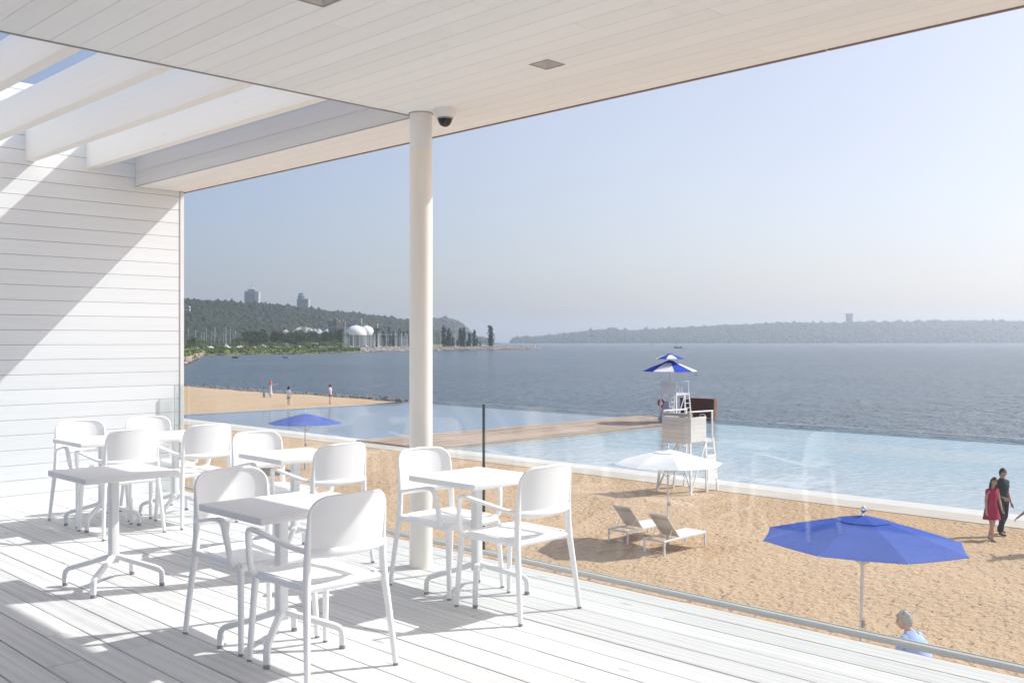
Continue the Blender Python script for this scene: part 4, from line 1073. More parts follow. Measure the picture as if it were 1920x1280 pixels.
# leaf clumps: a few lumpy shapes, many placed copies in one mesh (a far-off wood that reads as one mass)
def lump(sub=1):
    bm = bmesh.new(); bmesh.ops.create_icosphere(bm, subdivisions=sub, radius=1.0)
    for v in bm.verts: v.co *= 1 + nr.uniform(-.28, .24)
    vs = np.array([v.co[:] for v in bm.verts]); fs = np.array([[v.index for v in f.verts] for f in bm.faces]); bm.free(); return vs, fs
LUMPS = [lump(2) for _ in range(4)] + [lump(1) for _ in range(4)]
def wood(name, m, label, N, px0, px1, base, back, ridge, rad, z0, drop, flat=1.0, coarse=True, bias=1.0):
    V = []; Fc = []; o = 0
    for i in range(N):
        p = nr.uniform(px0, px1); t = nr.uniform(0, 1.02) ** bias
        if i % 4 == 0: t = nr.uniform(.88, 1.04)
        dh = base(p); dr = dh + back; hr = hz(interp(ridge, p), dr) - drop
        if hr < 1: continue
        z = z0 + (hr - z0) * min(1, math.sin(min(1, t) * math.pi / 2) ** .9)
        x, y = xy(p, dh + back * t); r_ = rad[0] + (rad[1] - rad[0]) * nr.rand() ** 1.6; r_ *= 1.0 if nr.rand() > .06 else 1.5
        vs, fs = LUMPS[nr.randint(4 if coarse else 0, 8 if coarse else 4)]
        a = nr.uniform(0, 6.28); c, s = math.cos(a), math.sin(a)
        q = vs * np.array([r_, r_ * nr.uniform(.8, 1.2), r_ * flat * nr.uniform(.8, 1.25)])
        q = np.stack([q[:, 0]*c - q[:, 1]*s + x, q[:, 0]*s + q[:, 1]*c + y, q[:, 2] + z + r_ * .35], 1)
        V.append(q); Fc.append(fs + o); o += len(vs)
    V = np.concatenate(V); Fc = np.concatenate(Fc)
    me = bpy.data.meshes.new(name); me.vertices.add(len(V)); me.vertices.foreach_set('co', V.ravel())
    me.loops.add(Fc.size); me.loops.foreach_set('vertex_index', Fc.ravel().astype(np.int32))
    me.polygons.add(len(Fc)); me.polygons.foreach_set('loop_start', np.arange(0, Fc.size, 3, dtype=np.int32))
    me.update(calc_edges=True); me.materials.append(m)
    ob = bpy.data.objects.new(name, me); C.objects.link(ob); return tag(ob, label, None, None, 'stuff')
wood('hillside_forest', M['forest'], 'dense dark green forest covering the hillside behind the marina', 33000, -290, 858, lambda p: interp(HBASE, p), 300, RIDGE, (1.7, 4.2), 1, 5.5)
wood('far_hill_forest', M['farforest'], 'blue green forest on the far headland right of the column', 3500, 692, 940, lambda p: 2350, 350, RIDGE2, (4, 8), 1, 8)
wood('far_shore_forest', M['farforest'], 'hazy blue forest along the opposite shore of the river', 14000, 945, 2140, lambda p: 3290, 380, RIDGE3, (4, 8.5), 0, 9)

# trees of the waterfront: trunk with limbs, crown of leaf clumps
def tree_proto(name, label, group, h, r_, m, kind='broad', seed=1):
    rr = np.random.RandomState(seed); t = thing(name, label, 'tree', group=group)
    b = MB(); th = h * (.45 if kind == 'broad' else .85)
    b.tube([(0, 0, -.3), (.05, .02, th*.4), (.0, .08, th)], [h*.025, h*.018, h*.006], 8)
    if kind == 'broad':
        for q in range(5):
            a = q * 1.26 + rr.rand(); b.tube([(0, 0, h*.22 + q*h*.04), (math.cos(a)*r_*.35, math.sin(a)*r_*.35, h*.42 + q*h*.05), (math.cos(a)*r_*.65, math.sin(a)*r_*.65, h*.58 + q*h*.04)], [h*.012, h*.008, h*.003], 6)
    b.build('trunk', M['bark'], t, smooth=60)
    vs = []; fs = []
    if kind == 'broad':
        cl = [(rr.normal(0, .42)*r_, rr.normal(0, .42)*r_, h*(.52 + rr.uniform(-.24, .34)), r_*rr.uniform(.28, .48)) for _ in range(16)]
    elif kind == 'poplar':
        cl = [(rr.normal(0, .18)*r_, rr.normal(0, .18)*r_, h*z, r_*(.25 + .75*math.sin(math.pi*min(1, .12 + z*.88)) ** .7)*.75) for z in np.linspace(.10, .97, 15)]
    else:
        cl = [(rr.normal(0, .5)*r_, rr.normal(0, .5)*r_, h*rr.uniform(.25, .75), r_*rr.uniform(.3, .5)) for _ in range(9)]
    for cx, cy, cz, cr in cl:
        for _ in range(46):
            d = rr.normal(size=3); d /= np.linalg.norm(d); rad = cr * rr.uniform(.35, 1.05)
            p = Vector((cx + d[0]*rad, cy + d[1]*rad, cz + d[2]*rad*(1.0 if kind != 'poplar' else 1.5)))
            if p.z < .15: continue
            s = rr.uniform(.20, .46) * (h / 10) ** .5; n_ = Vector(rr.normal(size=3)).normalized(); u = n_.orthogonal().normalized(); w_ = n_.cross(u)
            o = len(vs); vs += [p + u*s, p + w_*s*.8, p - u*s, p - w_*s*.8]; fs.append((o, o+1, o+2, o+3))
    b = MB(); b.add(vs, fs); b.build('crown', m, t, recalc=False)
    return t
def place(proto, used, x, y, z, sc, label):
    if not used: proto.location = (x, y, z); proto.scale = (sc,)*3; proto.rotation_euler = (0, 0, rnd.random()*6); proto['label'] = label; used.append(1); return proto
    return dup(proto, (x, y, z), rnd.random()*6, label, scale=(sc*rnd.uniform(.9, 1.1), sc*rnd.uniform(.9, 1.1), sc))
G1 = 'broadleaf trees along the waterfront'; LB = 'dark green broadleaf tree in the belt between shore and hill'
protos = [tree_proto('broadleaf_tree', LB, G1, 10, 4.6, M['leaves'], 'broad', s) for s in (1, 2, 3)]; us = [[], [], []]
for i in range(62):
    p = rnd.choice([rnd.uniform(462, 585), rnd.uniform(462, 640), rnd.uniform(500, 640), rnd.uniform(350, 470)])
    d = interp(SHORE, p) + rnd.uniform(175, 330); x, y = xy(p, d); k = i % 3
    sc = rnd.uniform(.65, 1.4) * (1.0 if p > 462 else .55)
    place(protos[k], us[k], x, y, GZ, sc, LB)
G2 = 'green bushes along the grassy shore'; LS = 'low pale green bush growing along the grassy shore'
sp = [tree_proto('shore_bush', LS, G2, 3.6, 2.6, M['paleleaves'], 'bush', s) for s in (5, 6)]; us2 = [[], []]
for i in range(75):
    p = rnd.uniform(346, 660); x, y = xy(p, interp(SHORE, p) + rnd.uniform(150, 215)); place(sp[i % 2], us2[i % 2], x, y, GZ - .1, rnd.uniform(.6, 1.5), LS)
G3 = 'poplars on the marina breakwater'
lp = 'slim dark poplar rising among the marina masts'
pp = [tree_proto('poplar_tree', lp, G3, 15, 2.0, M['darkleaves'], 'poplar', s) for s in (8, 9, 10)]; us3 = [[], [], []]
pl = [(702, 13, 0), (707, 14, 0), (719, 12, 0), (729, 15, 0), (738, 12, 0), (749, 13.5, 0), (757, 12, 0), (763, 13, 0), (770, 16, 0)]
pr = [(832, 15.0, 1), (839, 12.0, 1), (843, 13.5, 1), (849, 8, 1), (863, 13.5, 1), (866, 12, 1), (870, 14.0, 1), (880, 10.5, 2), (889, 12.5, 1), (894, 7, 2), (920, 15.5, 3), (858, 5.5, 2), (876, 5, 2), (900, 4.5, 2)]
lab = ['slim dark poplar rising among the marina masts', 'slim poplar on the breakwater right of the white column', 'small rounded poplar on the breakwater right of the column', 'lone poplar standing apart near the end of the breakwater']
for i, (p, h, kd) in enumerate(pl + pr):
    x, y = xy(p, interp(JET, p) + 1 if kd else interp(SHORE, p) + 4 + (i % 4) * 6); o = place(pp[i % 3], us3[i % 3], x, y, .8, h / 15, lab[kd])
    if kd >= 2: o.scale = (o.scale[0] * 1.5,  o.scale[1] * 1.5, o.scale[2])

# breakwater of loose rocks, left rocky point
def rocks(name, n, label, fn, m, smin, smax):
    V = []; Fc = []; o = 0
    for i in range(n):
        x, y, z = fn(i); s = nr.uniform(smin, smax); vs, fs = LUMPS[nr.randint(4, 8)]
        q = vs * np.array([s*nr.uniform(.8, 1.4), s*nr.uniform(.8, 1.4), s*nr.uniform(.6, .9)]) + np.array([x, y, z]); V.append(q); Fc.append(fs + o); o += len(vs)
    V = np.concatenate(V); Fc = np.concatenate(Fc)
    me = bpy.data.meshes.new(name); me.from_pydata(V.tolist(), [], Fc.tolist()); me.materials.append(m)
    ob = bpy.data.objects.new(name, me); C.objects.link(ob); return tag(ob, label, None, None, 'stuff')
def jet(i):
    p = nr.uniform(676, 1014); d = interp(JET, p); w_ = nr.uniform(-1, 1); tp = min(1, (1014 - p) / 25)
    x, y = xy(p, d + w_ * 5.0); return x, y, -.45 + (1 - abs(w_)) * 2.1 * tp + .1
rocks('breakwater_rocks', 3200, 'long low breakwater of loose grey brown rocks', jet, M['rock'], .35, .85)
b = MB(); vs = []
for p in range(676, 1013, 12):
    d = interp(JET, p); tp = min(1, (1014 - p) / 25)
    for w_, z in ((-5.5, -1), (-1.5, 1.2*tp), (1.5, 1.3*tp), (5.5, -1)): vs.append((*xy(p, d + w_), z))
nn = len(vs)//4; b.add(vs, [(i*4+j, (i+1)*4+j, (i+1)*4+j+1, i*4+j+1) for i in range(nn-1) for j in range(3)])
struct(b.build('breakwater_core', M['concrete']))
def point(i):
    p = nr.uniform(325, 384); d = interp(SHORE, p) + nr.uniform(-1, 16); x, y = xy(p, d); return x, y, .0 + nr.uniform(0, 1.1)
rocks('rocky_point', 1600, 'heap of pale pink boulders at the left edge of the river bay', point, M['pinkrock'], .2, .65)
def shr(i):
    p = nr.uniform(384, 690); d = interp(SHORE, p) + nr.uniform(-1, 5); x, y = xy(p, d); return x, y, -.2 + nr.uniform(0, .4)
rocks('shore_stones', 900, 'scattered stones along the grassy far shore', shr, M['darkrock'], .2, .45)
# reeds and tall grass: tufts in one object
vs = []; fs = []
for i in range(9000):
    p = nr.uniform(330, 700); u_ = nr.rand() ** 1.5; d = interp(SHORE, p) + 3 + u_ * 130; x, y = xy(p, d); h = nr.uniform(.4, 1.3); a = nr.uniform(0, 3.14); ww = nr.uniform(.3, .9)
    o = len(vs); z = min(GZ, .2 + (d - interp(SHORE, p)) * .06) - .1; vs += [(x - math.cos(a)*ww, y - math.sin(a)*ww, z), (x + math.cos(a)*ww, y + math.sin(a)*ww, z), (x + math.cos(a)*ww*.5 + .1, y + math.sin(a)*ww*.5, z + h), (x - math.cos(a)*ww*.6, y - math.sin(a)*ww*.6, z + h*.8)]; fs.append((o, o+1, o+2, o+3))
b = MB(); b.add(vs, fs); tag(b.build('tall_grass', leaf_mat('reed_leaves', (.15, .19, .045)), recalc=False), 'bright green tall grass growing on the far shore', None, None, 'stuff')

# sailboats: hull, cabin, mast, boom
def sailboat(label, group=None, hullm=None, L=8.0, mast=11.0):
    t = thing('sailboat', label, 'sailboat', group=group); b = MB(); vs = []; N = 9
    for i in range(N):
        u = i/(N-1); x = (u-.5)*L; wd = .30*L*.5*math.sin(math.pi*min(1, .18 + u*.82)) ** .8; wd = max(.02, wd)
        vs += [(x, 0, -.35), (x, wd*.75, .05), (x, wd, .95 + .15*u), (x, -wd, .95 + .15*u), (x, -wd*.75, .05)]
    fs = [(i*5+j, i*5+(j+1) % 5, (i+1)*5+(j+1) % 5, (i+1)*5+j) for i in range(N-1) for j in range(5)] + [(0, 1, 2, 3, 4), tuple((N-1)*5 + j for j in range(5))]
    b.add(vs, fs); b.build('hull', hullm or M['white'], t, smooth=35)
    b = MB(); b.prism([(-L*.22, -.7), (L*.18, -.5), (L*.22, 0), (L*.18, .5), (-L*.22, .7)], 1.0, 1.45); b.build('cabin', M['white'], t, bevel=.08)
    b = MB(); b.tube([(L*.06, 0, 1.0), (L*.06, 0, mast)], [.10, .06], 8); b.bar((L*.06, -.9, mast*.6), (L*.06, .9, mast*.6), .06, .06); b.build('mast', M['alu'], t, smooth=40)
    b = MB(); b.tube([(L*.05, 0, 2.0), (-L*.38, 0, 1.95)], [.13, .12], 8); b.build('boom', M['slate'], t, smooth=40)
    b = MB(); b.tube([(L*.06, 0, mast - .1), (L*.49, 0, 1.1)], [.03, .03], 5); b.tube([(L*.06, 0, mast - .1), (-L*.48, 0, 1.0)], [.03, .03], 5); b.build('stays', M['grey'], t)
    return t
LBt = 'white sailboat moored in the marina with bare mast'; GB = 'sailboats moored in the marina'
sb = sailboat(LBt, GB); first = True
for i in range(74):
    p = rnd.uniform(640, 880) if i > 30 else rnd.uniform(690, 772)
    d = interp(JET, p) + rnd.uniform(12, 70); x, y = xy(p, d); s = rnd.uniform(.78, 1.18); zz = -.45 if p > 690 else -.2
    if first: sb.location = (x, y, zz); sb.scale = (s,)*3; sb.rotation_euler = (0, 0, rnd.random()*6); first = False
    else: dup(sb, (x, y, zz), rnd.choice([.9, 2.4, .8, 2.5, 4.0]) + rnd.uniform(-.2, .2), None, scale=(s, s, s*rnd.uniform(.9, 1.12)))
for i in range(15):
    p = [352, 366, 377, 383, 386, 396, 404, 420, 424, 430, 438, 440, 442, 500, 517][i]; x, y = xy(p, 640 + rnd.uniform(-40, 60)); s = rnd.uniform(.85, 1.25)
    dup(sb, (x, y, GZ + .4), rnd.random()*6, 'white sailboat hauled out on land below the wooded hill', 'sailboats hauled out on land', scale=s)
o = sailboat('small dark sailboat under bare mast out on the open river', None, mat('dark_hull', (.05, .07, .07), .4), 7.2, 14.0)
x, y = gp(1271, 652.5, -.45); o.location = (x, y, -.45); o.rotation_euler = (0, 0, R(-45))
# little dinghies and a channel marker
for px_, py_, lb, m_ in ((441, 671, 'small dark rowing boat floating in the bay', mat('dark_dinghy', (.05, .05, .05), .5)), (536, 671, 'small white rowing boat floating in the bay', M['white'])):
    t = thing('rowing_boat', lb, 'boat', (*gp(px_, py_, -.45), -.45), R(-50)); b = MB(); N = 9; vs = []; L = 2.2
    for i in range(N):
        u = i/(N-1); x = (u-.5)*L; wd = max(.03, .62*math.sin(math.pi*min(1, .2+u*.8)) ** .7); vs += [(x, 0, -.1), (x, wd, .38+.1*u), (x, wd-.05, .36+.1*u), (x, 0, .05), (x, -wd+.05, .36+.1*u), (x, -wd, .38+.1*u)]
    b.add(vs, [(i*6+j, i*6+(j+1) % 6, (i+1)*6+(j+1) % 6, (i+1)*6+j) for i in range(N-1) for j in range(6)] + [tuple(range(6)), tuple((N-1)*6 + j for j in range(6))]); b.build('hull', m_, t)
    b = MB(); b.box(-.5, -.25, -.5, .5, .25, .29); b.box(.4, .62, -.5, .5, .25, .29); b.build('bench', M['bark'], t)
t = thing('channel_marker', 'dark channel marker buoy floating far out on the river', 'buoy', (*xy(1223, 1500), -.45)); b = MB(); b.lathe([(0, -.3), (1.1, -.2), (1.1, .8), (.5, 1.2)], 12); b.build('float', M['seal'], t)
b = MB(); b.lathe([(.5, 1.2), (.15, 4.2), (0, 4.3)], 10); b.ball((0, 0, 4.6), .5, 8, 6); b.build('topmark', M['seal'], t)
t = thing('harbour_light', 'small white light beacon at the tip of the breakwater', 'beacon', (*xy(1003, 734), 1.2)); b = MB(); b.lathe([(.7, 0), (.5, 2.2), (.8, 2.3), (.8, 2.5)], 12); b.build('tower', M['white'], t)
b = MB(); b.lathe([(.4, 2.5), (.4, 3.1), (0, 3.5)], 10); b.build('lantern', M['glide'], t)

# parked cars and lamp poles on the waterfront
def car(label, m):
    t = thing('parked_car', label, 'car', group='cars parked along the far waterfront')
    b = MB(); prof = [(-2.1, .35), (-2.1, .85), (-1.85, .98), (-1.35, 1.05), (-.75, 1.48), (.55, 1.48), (1.15, 1.05), (1.95, .90), (2.12, .65), (2.1, .35)]
    vs = [(x, -.85, z) for x, z in prof] + [(x, .85, z) for x, z in prof]; n = len(prof)
    b.add(vs, [tuple(range(n)), tuple(range(2*n-1, n-1, -1))] + [(i, (i+1) % n, n+(i+1) % n, n+i) for i in range(n)]); b.build('body', m, t, bevel=.06)
    b = MB(); b.add([(-1.2, -.87, 1.06), (-.7, -.87, 1.40), (.5, -.87, 1.40), (1.0, -.87, 1.06), (-1.2, .87, 1.06), (-.7, .87, 1.40), (.5, .87, 1.40), (1.0, .87, 1.06)], [(0,1,2,3),(7,6,5,4),(0,4,5,1),(1,5,6,2),(2,6,7,3),(3,7,4,0)]); b.build('side_windows', M['seal'], t)
    for x in (-1.3, 1.3):
        for y in (-.75, .75):
            b = MB(); b.tube([(x, y-.12, .33), (x, y+.12, .33)], .33, 14, ref=(1, 0, 0)); b.build('wheel', M['seal'], t)
    return t
paints = [('white', (.75,.75,.74)), ('silver', (.42,.43,.44)), ('black', (.02,.02,.022)), ('dark blue', (.03,.05,.12)), ('red', (.28,.02,.02))]
cars = [car('%s car parked behind the grassy far shore' % nme, mat('car_paint', c_, .3, var=.02)) for nme, c_ in paints]
wh = [0, 2, 1, 0, 2, 0, 1, 0, 3, 0, 2, 1, 0, 4, 2, 0, 1, 2, 0, 3, 0, 1, 2, 0, 0, 1, 2, 0, 1, 0]; seen = set()
for i, p in enumerate([368, 374, 389, 394, 412, 414, 419, 426, 431, 443, 447, 451, 455, 462, 512, 520, 531, 538, 546, 553, 560, 568, 576, 604, 616, 628, 640, 655, 668, 684]):
    x, y = xy(p + rnd.uniform(-1, 1), interp(SHORE, p) + 142 + rnd.uniform(-12, 10)); k = wh[i]; z = GZ + .12; a = R(-45) + rnd.uniform(-.5, .5)
    if k not in seen: cars[k].location = (x, y, z); cars[k].rotation_euler = (0, 0, a); seen.add(k)
    else: dup(cars[k], (x, y, z), a)

# buildings
conc = mat('tower_concrete', (.22, .27, .36), .8, var=.05, scale=.05); concl = mat('tower_pale_concrete', (.48, .46, .47), .8, var=.05, scale=.05); glassb = mat('tower_glass', (.08, .10, .13), .3)
def block(t, name, m, w_, d_, z0, z1, cx=0, cy=0): b = MB(); b.box(cx - w_/2, cx + w_/2, cy - d_/2, cy + d_/2, z0, z1); return b.build(name, m, t)
def bands(t, w_, d_, z0, z1, n, cx=0, cy=0):
    b = MB()
    for i in range(n):
        z = z0 + (z1 - z0) * (i + .3) / n; b.box(cx - w_/2 - .15, cx + w_/2 + .15, cy - d_/2 - .15, cy + d_/2 + .15, z, z + (z1 - z0) / n * .38)
    o = b.build('window_bands', glassb, t)
DT = 1750; q = DT / F
def on(px, d): return xy(px, d)
t = thing('office_tower', 'tall blue grey office tower with an antenna mast on the wooded hill', 'tower', (*on(473, DT), 20), R(-45))
zb = hz(575, DT) - 20; zt = hz(546, DT) - 20
block(t, 'wall', conc, 16*q, 16*q, -10, zt, -4.5*q); bands(t, 16*q, 16*q, zb - 10, zt - 3, 16, -4.5*q)
block(t, 'side_wing', concl, 8*q, 14*q, -10, zt - 1*q, 9.6*q); block(t, 'stair_core', glassb, 3*q, 12*q, -10, zt + .5*q, 5*q)
block(t, 'penthouse', conc, 13*q, 10*q, zt, zt + 4*q, -1*q)
b = MB(); b.lathe([(4.5*q, zt + 4.0*q), (1.0*q, zt + 7.5*q), (.7*q, zt + 8*q), (.5*q, zt + 19*q)], 10); b.build('antenna_mast', concl, t)
t = thing('hotel_tower', 'stepped grey hotel tower with a round rooftop restaurant on the ridge', 'tower', (*on(568, DT), 20), R(-45))
zt = hz(560, DT) - 20
block(t, 'wall', conc, 18*q, 14*q, -10, zt, -1*q); bands(t, 18*q, 14*q, 10, zt - 2, 14, -1*q); block(t, 'side_wing', concl, 3.4*q, 12*q, -10, zt - .3*q, 10*q)
b = MB(); b.lathe([(6.5*q, zt), (6.5*q, zt + 3*q), (7.3*q, zt + 4*q), (7.3*q, zt + 5.5*q), (5*q, zt + 6.5*q), (5*q, zt + 10.5*q), (0, zt + 10.6*q)], 20, c=(-3*q, 0, 0)); b.build('rooftop_drum', conc, t)
b = MB(); b.add([(-10*q, -5*q, -10), (-17*q, -5*q, -10), (-17*q, 5*q, -10), (-10*q, 5*q, -10), (-10*q, -5*q, zt*.55), (-10*q, 5*q, zt*.55)], [(0,1,2,3),(0,4,5,3),(1,2,5,4),(0,1,4),(3,5,2)]); b.build('sloping_wing', conc, t)
for px_, w_, top_, lb, m_, d_ in ((436, 14, 565, 'low grey flat block half hidden on the hill left of the office tower', conc, 1500), (497, 9, 567, 'small grey block on the hill just right of the office tower', concl, 1500)):
    t = thing('hilltop_building', lb, 'building', (*on(px_, d_), 30), R(-45)); q2 = d_ / F; z1 = hz(top_, d_) - 30
    block(t, 'wall', m_, w_*q2, 8*q2, -10, z1); bands(t, w_*q2, 8*q2, z1 - 14, z1 - 1, 4); block(t, 'rooftop_unit', conc, 4*q2, 3*q2, z1, z1 + 1.6*q2, 2*q2)
t = thing('apartment_block', 'pale terraced apartment block on the hill at the wall edge', 'building', (*on(346, 1140), 20), R(-45)); q2 = 1140/F; z1 = hz(574, 1140) - 20
block(t, 'wall', concl, 20*q2, 8*q2, -5, z1); bands(t, 20*q2, 8*q2, z1 - 11, z1 - .5, 3)
# storage domes, silos, process towers
dome_m = mat('white_dome', (.80, .79, .77), .5, var=.03, scale=.2); drum = mat('grey_drum', (.20, .22, .25), .7, var=.06, scale=.2)
def dome(px_, d_, rpx, top, spring, lb):
    q2 = d_ / F; t = thing('storage_dome', lb, 'storage dome', (*on(px_, d_), GZ)); r_ = rpx*q2; zs = hz(spring, d_) - GZ; h = hz(top, d_) - GZ - zs
    b = MB(); b.lathe([(r_*math.cos(a), zs + h*math.sin(a)) for a in [math.pi/2*i/10 for i in range(11)]], 32); b.build('dome_shell', dome_m, t, smooth=60)
    b = MB(); b.lathe([(r_*1.01, -1), (r_*1.01, zs - .6)], 32); b.build('drum_wall', drum, t, smooth=40)
    b = MB(); b.lathe([(r_*1.03, zs - .6), (r_*1.03, zs)], 32); b.build('ring_beam', mat('brown_ring', (.30, .20, .15), .8), t)
    b = MB(); b.box(-1*q2, 1.4*q2, -1*q2, 1*q2, zs + h - .3, zs + h + 2.2*q2); b.build('roof_hatch', concl, t); return t
dome(667.5, 880, 20, 610, 628, 'larger white storage dome in front, on a grey drum by the marina')
dome(687, 915, 16.5, 610.5, 628, 'smaller white storage dome partly behind the larger one')
t = thing('dome_conveyor', 'thin white conveyor bridge and chimney above the white storage domes', 'conveyor', (*on(678, 905), GZ)); q2 = 905/F
b = MB(); b.bar((*[0, 0], hz(607.5, 905) - GZ), (12*q2*S2/2, -12*q2*S2/2, hz(609, 905) - GZ), 1.0, 1.2); b.build('bridge', concl, t)
b = MB(); b.lathe([(.45, 8), (.45, hz(597, 905) - GZ)], 10); b.build('chimney', M['white'], t)
roofm = mat('grey_metal_roof', (.40, .44, .50), .5, var=.05, scale=.3)
for i, px_ in enumerate((582, 598, 613)):
    d_ = 930; q2 = d_/F; t = thing('storage_silo', ['left', 'middle', 'right'][i] + ' one of three squat silos with conical grey roofs', 'silo', (*on(px_, d_ + i*6), GZ)); r_ = 11.5*q2; zs = hz(626, d_) - GZ; zp = hz(618, d_) - GZ
    b = MB(); b.lathe([(r_, -1), (r_, zs)], 24); b.build('silo_wall', drum, t, smooth=40)
    b = MB(); b.lathe([(r_*1.05, zs - .05), (r_*1.05, zs + .3), (1.5, zp), (1.2, zp + .8), (0, zp + 1)], 24); b.build('conical_roof', roofm, t)
tan = mat('tan_concrete', (.40, .32, .24), .8, var=.08, scale=.2); dkc = mat('dark_concrete', (.14, .135, .14), .8, var=.08, scale=.2)
for px_, w_, top, lb, m_, m2 in ((620, 8, 601, 'slender grey process tower left of the tan one', dkc, drum), (631, 13, 599, 'widest process tower, half dark and half tan', dkc, tan), (643, 9, 602, 'brown lattice process tower left of the white domes', tan, drum)):
    d_ = 900; q2 = d_/F; t = thing('process_tower', lb, 'tower', (*on(px_, d_), GZ), R(-45)); zt = hz(top, d_) - GZ
    block(t, 'wall', m_, w_*.55*q2, w_*.8*q2, -1, zt, -w_*.22*q2); block(t, 'side_wall', m2, w_*.42*q2, w_*.7*q2, -1, zt - .6*q2, w_*.27*q2)
    b = MB(); b.lathe([(.5, zt - .2), (.4, zt + 3.5*q2)], 8, c=(w_*.1*q2, 0, 0)); b.build('vent_pipe', concl, t)
    block(t, 'landing', roofm, w_*1.15*q2, w_*.95*q2, zt*.72, zt*.72 + .5)
t = thing('plant_shed', 'grey industrial shed between the process towers and the domes', 'building', (*on(640, 870), GZ), R(-45)); q2 = 870/F
block(t, 'wall', mat('shed_panel', (.5, .5, .5), .7), 26*q2, 10*q2, -1, hz(634, 870) - GZ); block(t, 'side_tower', concl, 10*q2, 9*q2, -1, hz(629, 870) - GZ, 6*q2)
b = MB(); b.box(-13.6*q2, 13.6*q2, -5.4*q2, 5.4*q2, hz(634, 870) - GZ + .01, hz(633, 870) - GZ); b.build('roof', roofm, t)
t = thing('long_warehouse', 'long low warehouse with a white roof line behind the masts', 'building', (*on(738, 1000), GZ), R(-45)); q2 = 1000/F
block(t, 'wall', dkc, 74*q2, 12*q2, -1, hz(628, 1000) - GZ); b = MB(); b.box(-38*q2, 38*q2, -6.4*q2, 6.4*q2, hz(628, 1000) - GZ + .02, hz(626, 1000) - GZ); b.build('roof', M['white'], t)
t = thing('flare_stack', 'thin white stack standing right of the white domes', 'chimney', (*on(708, 960), GZ)); b = MB(); b.lathe([(.55, -1), (.5, hz(607, 960) - GZ)], 10); b.build('pipe', M['white'], t); b = MB(); b.lathe([(.8, hz(609, 960) - GZ), (.8, hz(607, 960) - GZ)], 10); b.build('stack_cap', M['white'], t)
# pale quarry faces
rk = mat('pale_cliff', (.46, .42, .37), .9, var=.3, scale=.12, bump=.5, bscale=.4)
def cliff(px0, px1, top, bot, d_, lb):
    b = MB(); vs = []; n = 9
    for i in range(n):
        u = i/(n-1); p = px0 + (px1 - px0)*u; h = hz(bot + (top - bot)*(math.sin(math.pi*min(1, .15 + u*.9)) ** .6), d_)
        for t_, dd in ((0, 0), (.5, 6), (1, 16), (1, 60)): vs.append((*xy(p + rnd.uniform(-.8, .8), d_ + dd + rnd.uniform(-3, 3)), 0 + h*t_ + rnd.uniform(-1, 1)))
    b.add(vs, [(i*4+j, (i+1)*4+j, (i+1)*4+j+1, i*4+j+1) for i in range(n-1) for j in range(3)])
    tag(b.build('quarry_cliff', rk), lb, None, None, 'structure')
cliff(525, 551, 619, 641, 950, 'pale bare cliff below the hotel tower'); cliff(548, 616, 612, 634, 960, 'pale cliff behind the silos')
# tents and kiosk by the shore
for px_, py_, w_, h_, lb, m_ in ((450, 646, 9, 6.5, 'small white gabled tent near the parked cars on the far shore', M['alu']), (492, 651, 13, 8, 'tilted pale grey shelter standing on the far shore grass', roofm), (477, 646, 6, 4, 'low grey gabled shed beside the far shore trees', concl)):
    d_ = interp(SHORE, px_) + 150; q2 = d_/F; t = thing('shelter', lb, 'tent', (*on(px_, d_), GZ), R(-40)); b = MB(); hw = w_*q2/2; hh = h_*q2
    b.add([(-hw, -2, 0), (hw, -2, 0), (hw, 2, 0), (-hw, 2, 0), (-hw, -2, hh*.6), (hw, -2, hh*.6), (hw, 2, hh*.6), (-hw, 2, hh*.6)], [(0,1,5,4),(1,2,6,5),(2,3,7,6),(3,0,4,7)]); b.build('wall', m_, t)
    b = MB(); b.add([(-hw*1.1, -2.2, hh*.58), (-hw*1.1, 2.2, hh*.58), (0, 2.2, hh), (0, -2.2, hh), (hw*1.1, -2.2, hh*.58), (hw*1.1, 2.2, hh*.58)], [(0,1,2,3),(3,2,5,4),(0,3,4),(1,5,2),(0,4,5,1)]); b.build('roof', m_, t)
d_ = interp(SHORE, 590) + 125; q2 = d_/F; t = thing('kiosk', 'small dark kiosk with a flat white roof on the far shore', 'kiosk', (*on(590, d_), GZ), R(-45))
block(t, 'wall', M['seal'], 8*q2, 5*q2, 0, 9*q2); block(t, 'roof', M['white'], 11*q2, 7*q2, 9*q2 + .02, 10.5*q2); block(t, 'counter', M['white'], 3*q2, .5, 4*q2, 5.5*q2, 1*q2, -3*q2)
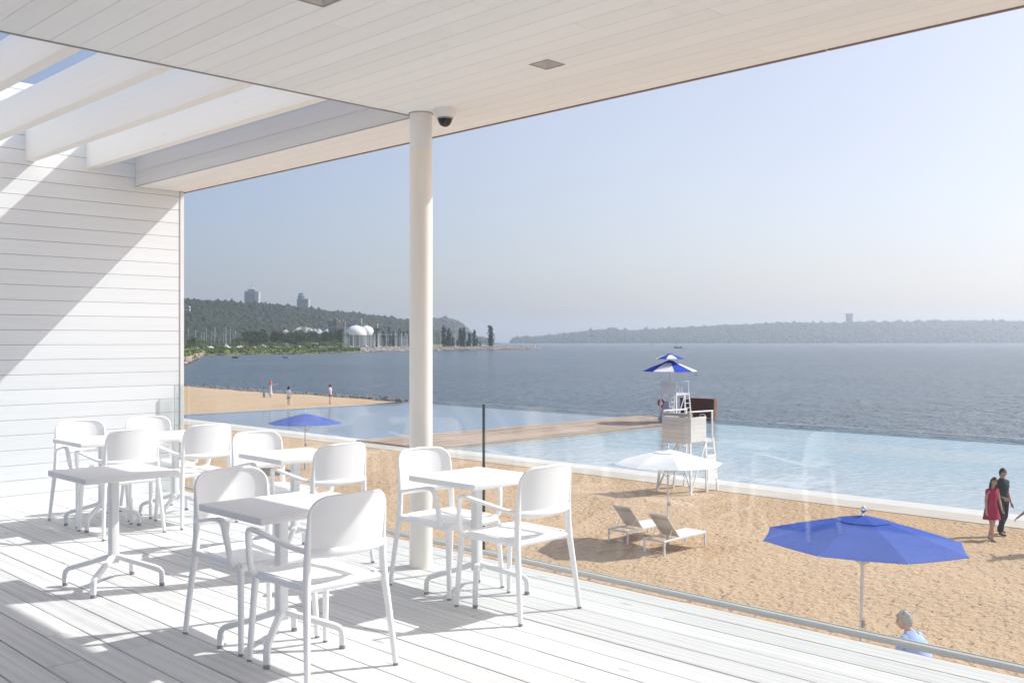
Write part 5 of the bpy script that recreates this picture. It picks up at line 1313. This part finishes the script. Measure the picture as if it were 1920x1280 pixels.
# opposite shore
for px_, w_, top, lb, ht in ((1592.5, 10, 589, 'lone tall tower block on the ridge of the opposite shore', 1), (1148, 20, 615, 'long low building on the left of the opposite shore ridge', 0), (1633, 16, 601.5, 'flat roofed block just right of the lone tower on the opposite shore', 0), (1751, 26, 600, 'wide flat roofed block on the right of the opposite shore', 0), (1610, 9, 602.5, 'smallest block beside the lone tower on the opposite shore', 0)):
    d_ = 3690; q2 = d_/F; t = thing('distant_building', lb, 'building', (*on(px_, d_), 30), R(-45)); z1 = hz(top, d_) - 30
    block(t, 'wall', conc, w_*q2, 8*q2, -10, z1)
    if ht: block(t, 'crown', concl, (w_ + 2.5)*q2, 9*q2, z1, z1 + 1.6*q2); block(t, 'neck', conc, w_*.86*q2, 7*q2, z1 - 2*q2, z1 - .01)
    else: block(t, 'rooftop_unit', concl, w_*.3*q2, 4*q2, z1, z1 + 1.5*q2, w_*.1*q2)
d_ = 3690; q2 = d_/F; t = thing('church', 'church with a thin spire on the opposite shore ridge', 'church', (*on(1214, d_), 30)); z1 = hz(618, d_) - 30
block(t, 'nave', conc, 7*q2, 4*q2, -10, z1); b = MB(); b.lathe([(1.3*q2, z1 - 2*q2), (1.3*q2, z1 + 2*q2), (0, z1 + 9*q2)], 8); b.build('spire', conc, t)
b = MB(); vs = []
t = thing('river_pier', 'long dark pier at the waterline of the opposite shore on the right', 'pier', (*on(1830, 3270), -.45), R(-45)); q2 = 3270/F
block(t, 'pier_deck', dkc, 210*q2, 8, 1.5, 3.2); b = MB()
for i in range(40): b.box((-103 + i*5.3)*q2 - .5, (-103 + i*5.3)*q2 + .5, -3, 3, -1, 1.49)
b.build('pier_piles', dkc, t)

# ------------------------------------------------------------------ the summer haze: one even box of air round everything
b = MB(); b.box(-400, 6500, -400, 6500, -2.6, 150)
hm, n_, l_, p_ = newmat('haze_air'); n_.remove(p_)
pv = n_.new('ShaderNodeVolumePrincipled'); pv.inputs['Density'].default_value = .00022; pv.inputs['Color'].default_value = (.87, .935, 1.0, 1); pv.inputs['Anisotropy'].default_value = .6
l_.new(pv.outputs[0], n_['Material Output'].inputs['Volume'])
hz_o = b.build('haze', hm); tag(hz_o, 'pale summer haze in the air over the river', None, None, 'stuff')
